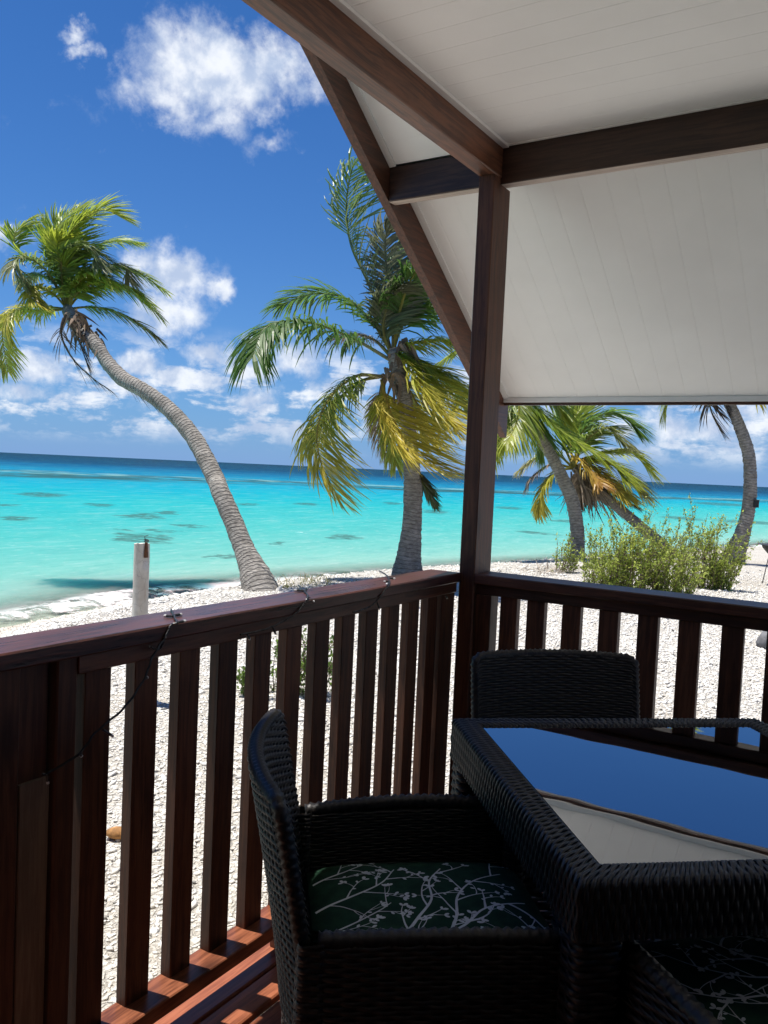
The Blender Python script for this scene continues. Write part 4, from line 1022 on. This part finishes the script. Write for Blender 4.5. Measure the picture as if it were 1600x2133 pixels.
# centre palm, close to the corner of the railing
DC = 12.5
pC = thing('palm_tree', tuple(at(848, 1225, DC)), 'coconut palm with big ragged crown standing just left of the corner post', 'palm tree', 'coconut palms on the beach')
trunk([(846, 1245, 90), (848, 1205, 70), (851, 1165, 54), (856, 1120, 45), (859, 1080, 40), (860, 1030, 38), (858, 970, 35), (854, 920, 32), (846, 850, 31), (834, 790, 32), (824, 745, 34), (819, 725, 20)], DC, pC)
zc2 = lambda *p: [(480 + x * .375, 300 + y * .375) + tuple(r_) for (x, y, *r_) in p]
kw = dict(D=DC, n=104, wind=(0.30, 0.0), width=0.028, r0=.028, scale=1.05, spread=.92)
CF = [
 (zc2((890, 1200), (700, 1090), (480, 1000), (300, 985), (180, 1040), (120, 1190)), 1.15, G0, G0, dict(droop=1.0, depth=-.9, rach=(.33, .33, .16), n=125, width=.034, spread=1.1)),
 (zc2((890, 1150), (780, 980), (620, 850), (440, 835), (270, 900)), 1.0, G1, G0, dict(droop=.75, depth=.8, wind=(.1, .15), n=115, width=.032, spread=1.05)),
 (zc2((890, 1150), (840, 960), (760, 760), (670, 560), (645, 340), (680, 130), (760, 10)), .85, (.20, .19, .13), G1, dict(droop=.25, depth=.4, wind=(.75, .10), curl=1.2, spread=1.0, n=120, width=.024, rach=(.24, .21, .13))),
 (zc2((905, 1150), (900, 940), (870, 720), (860, 540), (900, 430)), .72, (.17, .18, .10), GY, dict(droop=.4, depth=-.3, wind=(.6, .0), curl=.8, spread=1.0, rach=(.25, .24, .12))),
 (zc2((910, 1150), (930, 900), (930, 700), (960, 540)), .80, G0, G1, dict(droop=.8, depth=.5, wind=(.5, .0))),
 (zc2((910, 1130), (940, 930), (990, 780), (1060, 680), (1200, 600)), 1.0, G0, G0, dict(droop=1.1, depth=-.5, wind=(.35, 0), rach=(.45, .38, .08))),
 (zc2((905, 1140), (960, 1000), (1080, 900), (1260, 900), (1400, 1000)), .95, G0, G1, dict(droop=1.0, depth=.5)),
 (zc2((890, 1170), (1010, 1110), (1180, 1090), (1330, 1140), (1480, 1260)), .85, YG, YG, dict(droop=.9, depth=-.5, rach=(.5, .42, .08))),
 (zc2((890, 1170), (990, 1210), (1070, 1310), (1160, 1440), (1260, 1580)), .95, YG, YE, dict(droop=.45, depth=-1.2, wind=(.95, .05), rach=(.55, .42, .08))),
 (zc2((840, 1310), (870, 1440), (930, 1580), (1010, 1710), (1180, 1830)), .80, YE, YE, dict(droop=.35, depth=-1.0, wind=(.9, .05), rach=(.55, .40, .08))),
 (zc2((860, 1260), (980, 1350), (1060, 1500), (1100, 1640)), .7, YG, YE, dict(droop=.6, depth=.6, wind=(.6, 0))),
 (zc2((840, 1290), (700, 1290), (560, 1400), (485, 1570), (500, 1760), (600, 1970)), .82, G1, YE, dict(droop=.55, depth=-1.0, wind=(.75, 0), rach=(.36, .32, .14))),
 (zc2((840, 1290), (720, 1320), (600, 1420), (520, 1540), (440, 1640)), .70, G0, G0, dict(droop=1.0, depth=.3)),
 (zc2((850, 1300), (860, 1460), (890, 1620), (920, 1790)), .55, YG, YG, dict(droop=.8, depth=.3, wind=(.1, 0))),
 (zc2((850, 1300), (830, 1450), (830, 1600), (860, 1740)), .42, (.34, .28, .2), (.34, .28, .2), dict(droop=.9, depth=.5, m='dry_leaf', width=.012, name='dead_frond')),
 (zc2((900, 1180), (1080, 1230), (1230, 1320), (1340, 1480)), .80, G1, YG, dict(droop=.9, depth=.4)),
 (zc2((1000, 1780), (1050, 1850), (1090, 1920), (1130, 2010)), .32, DK, G0, dict(droop=.6, depth=.2, name='dead_frond')),
 (zc2((885, 1190), (960, 1180), (1060, 1240), (1120, 1360)), .75, G1, YG, dict(droop=.8, depth=-.3, wind=(.4, 0))),
 (zc2((890, 1170), (850, 1020), (880, 880), (960, 800)), .70, (.12, .16, .06), GY, dict(droop=.6, depth=-.3, wind=(.5, 0))),
 (zc2((890, 1180), (800, 1090), (700, 1060), (590, 1080)), .6, (.3, .25, .18), (.3, .25, .18), dict(droop=.7, depth=.6, m='dry_leaf', width=.012, name='dead_frond')),
]
for ctrl, lf, c0, c1, o_ in CF:
    k2 = dict(kw); k2.update(o_); frond(pC, ctrl, leaf=lf, c0=c0, c1=c1, **k2)
fibres(pC, [(815, 770, 9), (830, 750, 9), (845, 720, 9), (825, 790, 9)], DC - .1, 70, .28, (.22, .16, .11))
nuts(pC, [(889, 830), (868, 800)], DC)

# palms to the right of the post
D1 = 18.0
p1 = thing('palm_tree', tuple(at(1203, 1158, D1)), 'coconut palm right of the corner post, crown hidden behind the roof', 'palm tree', 'coconut palms on the beach')
trunk([(1200, 1172, 34), (1203, 1150, 29), (1202, 1099, 28), (1192, 1042, 27), (1172, 997, 26), (1150, 952, 23), (1127, 915, 22), (1104, 880, 22), (1086, 846, 21), (1076, 822, 18)], D1, p1)
zr3 = lambda *p: [(1000 + x * .375, 780 + y * .375) + tuple(r_) for (x, y, *r_) in p]
kw = dict(D=D1, n=100, wind=(0.3, 0.0), width=0.034, r0=.03, scale=.82)
for ctrl, lf, c0, c1, o_ in [
 (zr3((205, 110), (170, 150), (100, 210), (60, 330), (40, 420)), 1.15, G1, YG, dict(droop=1.1, depth=-.6)),
 (zr3((205, 110), (240, 160), (290, 260), (330, 340), (350, 430)), 1.15, G0, G1, dict(droop=1.1, depth=.5)),
 (zr3((205, 110), (300, 170), (420, 290), (560, 390), (740, 500), (820, 590)), 1.15, G1, YG, dict(droop=.75, depth=-1.2, wind=(.5, 0))),
 (zr3((205, 110), (330, 110), (420, 160), (470, 260)), 1.0, G1, YG, dict(droop=1.0, depth=.6)),
 (zr3((205, 110), (60, 60), (-80, 110), (-180, 260)), 1.0, G1, YG, dict(droop=1.0, depth=.2)),
 (zr3((205, 110), (180, -60), (300, -220), (500, -240)), 1.0, G1, YG, dict(droop=.7)),
 (zr3((205, 110), (100, -80), (-60, -150), (-240, -60)), 1.0, G1, YG, dict(droop=.8)),
 (zr3((205, 110), (330, -20), (520, -40), (680, 60)), 1.0, G1, YG, dict(droop=.9, depth=.4)),
 (zr3((205, 110), (220, 150), (200, 280), (140, 390)), 1.1, G0, YG, dict(droop=1.1, depth=-1.0)),
]:
    k2 = dict(kw); k2.update(o_); frond(p1, ctrl, leaf=lf, c0=c0, c1=c1, **k2)

D2 = 20.0
p2 = thing('palm_tree', tuple(at(1390, 1148, D2)), 'short palm leaning left over the bush with yellowing fronds and dry skirt', 'palm tree', 'coconut palms on the beach')
trunk([(1400, 1166, 26), (1382, 1138, 23), (1337, 1099, 21), (1285, 1054, 20), (1240, 1014, 19), (1212, 990, 18), (1196, 974, 14)], D2, p2)
kw = dict(D=D2, n=90, wind=(0.4, 0.0), width=0.038, r0=.032, scale=.85)
for ctrl, lf, c0, c1, o_ in [
 (zr3((520, 520), (500, 350), (540, 220), (640, 140)), 1.2, G1, YG, dict(droop=.25, depth=.6)),
 (zr3((520, 520), (560, 330), (680, 220), (800, 240), (880, 320)), 1.15, G0, G1, dict(droop=.75, depth=-.5)),
 (zr3((520, 520), (580, 380), (700, 300), (820, 390)), 1.1, G1, (.3, .3, .12), dict(droop=.8, depth=-1.0)),
 (zr3((520, 520), (460, 360), (490, 240), (540, 160)), 1.0, G0, G1, dict(droop=.3, depth=.9)),
 (zr3((520, 520), (660, 440), (830, 430), (965, 560)), 1.1, YG, YG, dict(droop=.8, depth=.3)),
 (zr3((520, 520), (640, 480), (800, 540), (920, 680)), 1.1, YG, YE, dict(droop=.7, depth=-.6)),
 (zr3((520, 520), (620, 520), (740, 610), (820, 690)), .95, YE, YE, dict(droop=.7, depth=-.9)),
 (zr3((520, 520), (560, 470), (640, 560), (680, 620)), .8, YE, (.42, .22, .05), dict(droop=.6, depth=-1.2)),
 (zr3((520, 520), (420, 440), (320, 460), (210, 540)), .85, YG, (.36, .32, .16), dict(droop=.5, depth=.2)),
 (zr3((520, 520), (430, 540), (350, 630), (320, 780)), .75, YG, YE, dict(droop=.5, depth=-.3)),
 (zr3((520, 520), (400, 500), (300, 560), (250, 640)), .6, (.36, .27, .2), (.33, .25, .18), dict(droop=.6, m='dry_leaf', width=.02, name='dead_frond')),
 (zr3((540, 540), (560, 600), (560, 660), (550, 720)), .5, DK, DK, dict(droop=.9, m='dry_leaf', width=.02, name='dead_frond')),
 (zr3((560, 560), (700, 640), (800, 700), (860, 730)), .6, (.2, .15, .1), DK, dict(droop=.8, m='dry_leaf', width=.02, name='dead_frond')),
]:
    k2 = dict(kw); k2.update(o_); frond(p2, ctrl, leaf=lf, c0=c0, c1=c1, **k2)
fibres(p2, [(1215, 1000, 8), (1230, 1005, 9), (1205, 985, 7)], D2 - .15, 150, .75, (.26, .21, .16))

D3 = 19.4
p3 = thing('palm_tree', tuple(at(1534, 1158, D3)), 'tall curved palm trunk at the right edge with its crown above the roof edge', 'palm tree', 'coconut palms on the beach')
trunk([(1526, 1176, 46), (1532, 1152, 38), (1547, 1110, 29), (1559, 1061, 25), (1563, 1005, 24), (1559, 945, 23), (1541, 889, 21), (1521, 844, 20), (1500, 810, 19), (1485, 786, 16)], D3, p3)
kw = dict(D=D3, n=50, wind=(0.4, 0.0), width=0.045, r0=.032)
for ctrl, lf, c0, c1, o_ in [
 (zr3((1290, 30), (1180, 20), (1080, 80), (1020, 210)), 1.0, G1, YG, dict(droop=.7)),
 (zr3((1290, 30), (1250, -120), (1340, -280), (1520, -300)), 1.1, G1, YG, dict(droop=.4)),
 (zr3((1290, 30), (1420, -60), (1560, -40), (1640, 80)), 1.0, G1, YG, dict(droop=.7, depth=.4)),
 (zr3((1290, 30), (1160, -80), (1020, -120), (900, -20)), 1.0, G1, YG, dict(droop=.8)),
 (zr3((1290, 30), (1420, 20), (1500, 60), (1560, 130)), .9, YG, YE, dict(droop=.7, depth=-.5)),
 (zr3((1290, 30), (1180, -180), (1180, -340), (1300, -420)), 1.0, G1, YG, dict(droop=.3)),
 (zr3((1300, 50), (1270, 120), (1290, 220), (1345, 330)), .62, DK, DK, dict(droop=.7, m='dry_leaf', width=.024, name='dead_frond')),
 (zr3((1300, 50), (1330, 110), (1350, 150), (1370, 200)), .45, DK, DK, dict(droop=.7, m='dry_leaf', width=.024, name='dead_frond')),
]:
    k2 = dict(kw); k2.update(o_); frond(p3, ctrl, leaf=lf, c0=c0, c1=c1, **k2)
mb = MB(); q = at(1575.5, 1050, D3 - .1); mb.box(q[0] - .05, q[0] + .05, q[1] - .035, q[1] + .035, q[2] - .075, q[2] + .075, .01)
sb = thing('small_box', tuple(q), 'small dark box fixed to the trunk of the rightmost palm', 'box'); mb.build('housing', 'black_iron', sb)
mb = MB(); mb.box(q[0] - .06, q[0] + .06, q[1] - .044, q[1] + .044, q[2] + .0755, q[2] + .09); mb.build('lid', 'black_iron', sb)

# ------------------------------------------------------------------ bushes
def bush(name, label, spots, D, nst, leafn, ls, cols, group=None, lean=(0.12, 0)):
    """spots: (px centre, px base y, px height, px half width)"""
    b0 = at(spots[0][0], spots[0][1], D)
    t = thing(name, tuple(b0), label, 'bush', group)
    st_mb = MB(); lf = MB(); lf.c = []
    LV, LC = [], []
    for (px, py, ph, hw) in spots:
        base = at(px, py, D); base[2] = ground_z(base[0], base[1]) - .02; hgt = ph / FPX * D; wid = hw / FPX * D
        for k in range(nst):
            a = rng.uniform(0, 2 * math.pi); rr0 = wid * .55 * math.sqrt(rng.uniform(0, 1)); b1 = base + np.array([math.cos(a) * rr0, math.sin(a) * rr0 * .8, 0])
            rel = rr0 / wid; out_ = np.array([math.cos(a), math.sin(a), 0]) * wid * rng.uniform(.1, .75) + np.array([RH[0], RH[1], 0]) * hgt * lean[0]
            hh = hgt * (1.0 - .55 * rel ** 2) * rng.uniform(.62, 1.12)
            tip = b1 + out_ + np.array([0, 0, hh]); mid = b1 + out_ * .35 + np.array([0, 0, hh * .55]) + rng.normal(0, .03, 3)
            path = smoothpath([b1, mid, tip], 7); st_mb.tube(path, np.linspace(.006, .002, 7), 4)
            subs = [path]
            for q in range(4):
                i = rng.integers(0, 6); e = path[i] + (tip - b1) * rng.uniform(.15, .32) + rng.normal(0, .085, 3) * hgt
                sp = smoothpath([path[i], (path[i] + e) / 2 + np.array([0, 0, -.02]), e], 5); st_mb.tube(sp, np.linspace(.004, .0015, 5), 3); subs.append(sp)
            m_ = leafn
            for sp in subs:
                nL = max(6, m_ // 5); tt = rng.uniform(.02, 1.0, nL) ** .9; i = tt * (len(sp) - 1); i0 = np.minimum(i.astype(int), len(sp) - 2); fr = (i - i0)[:, None]
                c = sp[i0] * (1 - fr) + sp[i0 + 1] * fr + rng.normal(0, .016, (nL, 3))
                d = rng.normal(0, 1, (nL, 3)); d[:, 2] += .9; d /= np.linalg.norm(d, axis=1)[:, None]
                s2 = np.cross(d, rng.normal(0, 1, (nL, 3))); s2 /= np.linalg.norm(s2, axis=1)[:, None]
                l = ls * rng.uniform(.6, 1.3, nL)[:, None]
                V = np.stack([c, c + d * l * .5 + s2 * l * .26, c + d * l, c + d * l * .5 - s2 * l * .26], 1)
                g = np.clip(tt + rng.normal(0, .25, nL), 0, 1)[:, None]; cc = (np.array(cols[0]) * (1 - g) + np.array(cols[1]) * g) * rng.uniform(.7, 1.3, (nL, 1))
                LV.append(V.reshape(-1, 3)); LC.append(np.repeat(cc, 4, 0))
    V = np.concatenate(LV); n = len(V) // 4
    lf.v = [V]; lf.n = len(V); lf.c = [np.concatenate(LC)]; lf.f = [(4 * i, 4 * i + 1, 4 * i + 2, 4 * i + 3) for i in range(n)]
    st_mb.build('stems', 'twig', t); o = lf.build('foliage', 'bush_leaf', t)
    return t
BC = ((0.20, 0.27, 0.045), (0.46, 0.53, 0.11))
bush('beach_bush', 'wide yellow-green beach bush spreading beside the white sand, right of the post', [(1255, 1218, 120, 70), (1305, 1224, 158, 60), (1360, 1232, 135, 70), (1300, 1232, 95, 95), (1400, 1232, 90, 60)], 13.0, 30, 100, .044, BC)
bush('beach_bush', 'yellow-green beach bush with tall upright shoots, nearest the curved palm', [(1440, 1218, 152, 50), (1485, 1212, 120, 45), (1505, 1205, 80, 35)], 14.2, 24, 95, .044, BC)
bush('beach_bush', 'small sparse bush at the left end of the beach bushes', [(1165, 1192, 82, 26), (1185, 1200, 55, 22)], 15.0, 9, 45, .045, BC)
bush('beach_shrub', 'small green shrub growing outside the left railing', [(590, 1468, 130, 55), (655, 1475, 150, 50), (530, 1465, 70, 40)], 6.1, 12, 60, .034, ((.075, .14, .025), (.17, .26, .05)))

def tuft(name, label, px, py, w, h, n, col):
    q = ground_at(px, py); D = np.hypot(*(q - CAM)[:2]); t = thing(name, tuple(q), label, 'grass'); mb = MB(); mb.c = []
    for k in range(n):
        b1 = q + np.array([rng.normal(0, w), rng.normal(0, w), 0]); b1[2] = ground_z(b1[0], b1[1]) - .01; d = np.array([rng.normal(0, .5), rng.normal(0, .5), 1.0]); l = h * rng.uniform(.4, 1.1)
        s_ = np.cross(d, (FH[0], FH[1], 0)); s_ /= np.linalg.norm(s_); wd = .004
        mb.add([b1 - s_ * wd, b1 + s_ * wd, b1 + d * l * .6 + s_ * wd * .6, b1 + d * l * .6 - s_ * wd * .6, b1 + d * l + np.array([d[0], d[1], -.3]) * l * .3], [(0, 1, 2, 3), (3, 2, 4)], np.tile(np.array(col) * rng.uniform(.6, 1.4), (5, 1)))
    mb.build('blades', 'bush_leaf', t, kind='stuff')
tuft('grass_tuft', 'mossy green tuft on the coral beside the leaning palm', 587, 1224, .10, .06, 160, (.14, .15, .04))
tuft('grass_tuft', 'thin straw-coloured grass behind the left railing by the waterline', 650, 1216, .30, .16, 120, (.30, .27, .11))

# palm litter at the foot of the small bush
t = thing('palm_litter', tuple(ground_at(1130, 1190)), 'heap of dry grey palm litter left of the bushes', 'litter')
mb = MB(); mb.c = []
for k in range(90):
    q = ground_at(1130 + rng.normal(0, 22), 1190 + rng.normal(0, 4)); d = np.array([RH[0], RH[1], 0]) * rng.normal(0.5, .5) + np.array([0, 0, rng.uniform(.05, .5)]) + np.array([FH[0], FH[1], 0]) * rng.normal(0, .4)
    l = rng.uniform(.2, .6); w = np.cross(d, (0, 0, 1)); w /= np.linalg.norm(w); e = q + d * l; e[2] = max(e[2] - .12 * l, q[2])
    mb.add([q - w * .012, q + w * .012, e + w * .004, e - w * .004], [(0, 1, 2, 3)], np.tile(np.array((.32, .27, .22)) * rng.uniform(.5, 1.3), (4, 1)))
mb.build('dry_leaves', 'dry_leaf', t)

# ------------------------------------------------------------------ stub post on the beach
DS = 6.0
q0 = at(296, 1132, DS); gz = ground_z(q0[0], q0[1]); r0 = 31 / FPX * DS / 2
st_ = thing('concrete_stub', (q0[0], q0[1], gz), 'weathered white concrete stub post with rusty broken top, beyond the left railing', 'post')
mb = MB(); k = 20; zt_ = q0[2]; V = []
levels = [gz - .1, gz + .3, zt_ - .18, zt_ - .09, zt_]
cdir = math.atan2(*( (RH * .9 - FH * .45)[::-1]))
for li, z in enumerate(levels):
    for j in range(k):
        a = j * 2 * math.pi / k; da = abs((a - cdir + math.pi) % (2 * math.pi) - math.pi)
        r_ = r0 * (1 + rng.normal(0, .012)); zz_ = z
        if li >= 3 and da < .62: r_ *= .62; 
        if li == 4: zz_ += rng.normal(0, .003)
        V.append((q0[0] + r_ * math.cos(a), q0[1] + r_ * math.sin(a), zz_))
mb.add(V, [(i * k + j, i * k + (j + 1) % k, (i + 1) * k + (j + 1) % k, (i + 1) * k + j) for i in range(4) for j in range(k)] + [tuple(range(4 * k, 5 * k))]); mb.build('shaft', 'stub_concrete', st_)
c0 = np.array([q0[0], q0[1], zt_]) + np.array([math.cos(cdir), math.sin(cdir), 0]) * r0 * .72
mb = MB(); mb.tube([c0 - (0, 0, .095), c0 - (0, 0, .04), c0 + (0, 0, .012)], [.016, .013, .010], 8); mb.build('rusty_bar', 'rust', st_)
mb = MB(); th_ = np.linspace(0, 4 * math.pi, 40)
mb.tube(np.column_stack([c0[0] + .016 * np.cos(th_), c0[1] + .016 * np.sin(th_), c0[2] + .016 + .012 * np.sin(th_ * .5) + th_ * .0012]), .0026, 5)
mb.tube(smoothpath([c0 + (0, 0, .02), c0 + (-.012, -.006, .05), c0 + (.012, .008, .062)], 10), .002, 5); mb.build('wire_tie', 'black_wire', st_)

# coconut husk, stone, fire bowl
q = ground_at(248, 1748); t = thing('coconut_husk', tuple(q), 'orange-brown piece of coconut husk on the coral under the left railing', 'husk')
mb = MB(); n, k = 7, 10; V = []
for i in range(n):
    u = i / (n - 1); rr1 = .034 * math.sin(math.pi * (.12 + .8 * u)) ** .7
    for j in range(k):
        a = j * 2 * math.pi / k; V.append(q + np.array([RH[0], RH[1], 0]) * (u - .5) * .11 + np.array([FH[0], FH[1], 0]) * rr1 * math.cos(a) * (1 + rng.normal(0, .08)) + np.array([0, 0, 1]) * (.028 + rr1 * .8 * math.sin(a)))
mb.add(V, [(i * k + j, i * k + (j + 1) % k, (i + 1) * k + (j + 1) % k, (i + 1) * k + j) for i in range(n - 1) for j in range(k)] + [tuple(range(k - 1, -1, -1)), tuple(range((n - 1) * k, n * k))]); mb.build('shell', 'husk', t, smooth=True)
q = ground_at(1604, 1350); t = thing('grey_stone', tuple(q), 'rounded grey stone seen between the right-hand balusters at the picture edge', 'stone')
mb = MB(); n, k = 9, 14; V = []
for i in range(n):
    a = math.pi * i / (n - 1)
    for j in range(k):
        b_ = j * 2 * math.pi / k; r_ = .13 * (1 + .10 * math.sin(3 * b_ + 2 * a) + .06 * math.cos(5 * a + b_)); V.append(q + np.array([r_ * math.sin(a) * math.cos(b_), r_ * math.sin(a) * math.sin(b_), .06 + r_ * 1.1 * math.cos(a)]))
mb.add(V, [(i * k + j, (i + 1) * k + j, (i + 1) * k + (j + 1) % k, i * k + (j + 1) % k) for i in range(n - 1) for j in range(k)]); mb.build('boulder', 'grey_stone', t, smooth=True)
DB = 15.5; q = at(1612, 1196, DB); q[2] = ground_z(q[0], q[1]); hz = at(1600, 1134, DB)[2]
t = thing('fire_bowl', tuple(q), 'black metal fire bowl on thin legs cut off by the right picture edge', 'grill')
mb = MB(); mb.tube([(q[0], q[1], hz - .20), (q[0], q[1], hz - .14), (q[0], q[1], hz - .06), (q[0], q[1], hz - .012), (q[0], q[1], hz)], [.05, .13, .20, .22, .30], 18); mb.build('bowl', 'black_iron', t)
for k in range(3):
    a = k * 2.1 + .4; mb = MB(); mb.tube([(q[0] + .12 * math.cos(a), q[1] + .12 * math.sin(a), hz - .15), (q[0] + .24 * math.cos(a), q[1] + .24 * math.sin(a), q[2] - .02)], .008, 6); mb.build('leg', 'black_iron', t)

# ------------------------------------------------------------------ string of fairy lights on the left rail
fl = thing('fairy_lights', (-0.09, -1.2, ZR), 'thin black string of fairy lights wound loosely round the left railing', 'string lights')
def onrail(px, py): return atz(px, py, ZR + .004)
def atx(px, py, X):
    d = ray(px, py); return CAM + d * ((X - CAM[0]) / d[0])
paths = []
xin = -0.0195
paths.append([atx(88, 1612, xin), atx(100, 1610, xin), atx(165, 1570, xin), atx(200, 1525, xin), atx(258, 1475, xin), atx(300, 1415, xin), atx(318, 1368, xin), atx(345, 1325, xin), atx(357, 1302, xin), onrail(368, 1297), onrail(362, 1282), onrail(357, 1270)])
paths.append([atx(310, 1346, xin), atx(332, 1352, xin), atx(345, 1325, xin)])
paths.append([atx(500, 1322, xin), atx(560, 1308, xin), atx(610, 1282, xin), atx(632, 1260, xin), atx(640, 1246, xin), onrail(640, 1238), onrail(628, 1226), onrail(622, 1219)])
paths.append([atx(735, 1275, xin), atx(765, 1266, xin), atx(783, 1254, xin), atx(800, 1232, xin), atx(808, 1222, xin), onrail(812, 1213), onrail(806, 1199), onrail(790, 1189)])
for p_ in paths:
    mb = MB(); pp = smoothpath(p_, 60); pp += np.column_stack([.0012 * np.sin(np.arange(60) * 1.9), .0012 * np.cos(np.arange(60) * 1.9), np.zeros(60)])
    mb.tube(pp, .0028, 5); mb.build('wire', 'black_wire', fl)
BUL = [(onrail(362, 1282), onrail(380, 1279)), (onrail(360, 1284), onrail(341, 1282)), (onrail(368, 1297), onrail(388, 1293)), (onrail(632, 1230), onrail(612, 1229)), (onrail(640, 1242), atx(655, 1254, xin)), (onrail(634, 1232), onrail(640, 1222)),
       (onrail(810, 1204), onrail(824, 1205)), (onrail(812, 1211), onrail(799, 1211)), (onrail(810, 1213), atx(805, 1217, xin)), (atx(300, 1415, xin), atx(309, 1410, xin)), (atx(215, 1520, xin), atx(237, 1535, xin)), (atx(165, 1570, xin), atx(171, 1576, xin)), (atx(98, 1612, xin), atx(100, 1634, xin)), (atx(568, 1306, xin), atx(575, 1322, xin)), (atx(515, 1322, xin), atx(521, 1333, xin)), (atx(786, 1256, xin), atx(791, 1270, xin)), (atx(929, 1240, xin), atx(932, 1247, xin))]
for a, c in BUL:
    mb = MB(); mb.tube([a, a * .45 + c * .55, a * .3 + c * .7], [.003, .0036, .0034], 6); so = mb.build('bulb_holder', 'black_wire', fl)
    mb = MB(); mb.tube([a * .3 + c * .7, c * .9 + a * .1, c], [.0034, .0036, .001], 6); mb.build('bulb', 'bulb_glass', so)
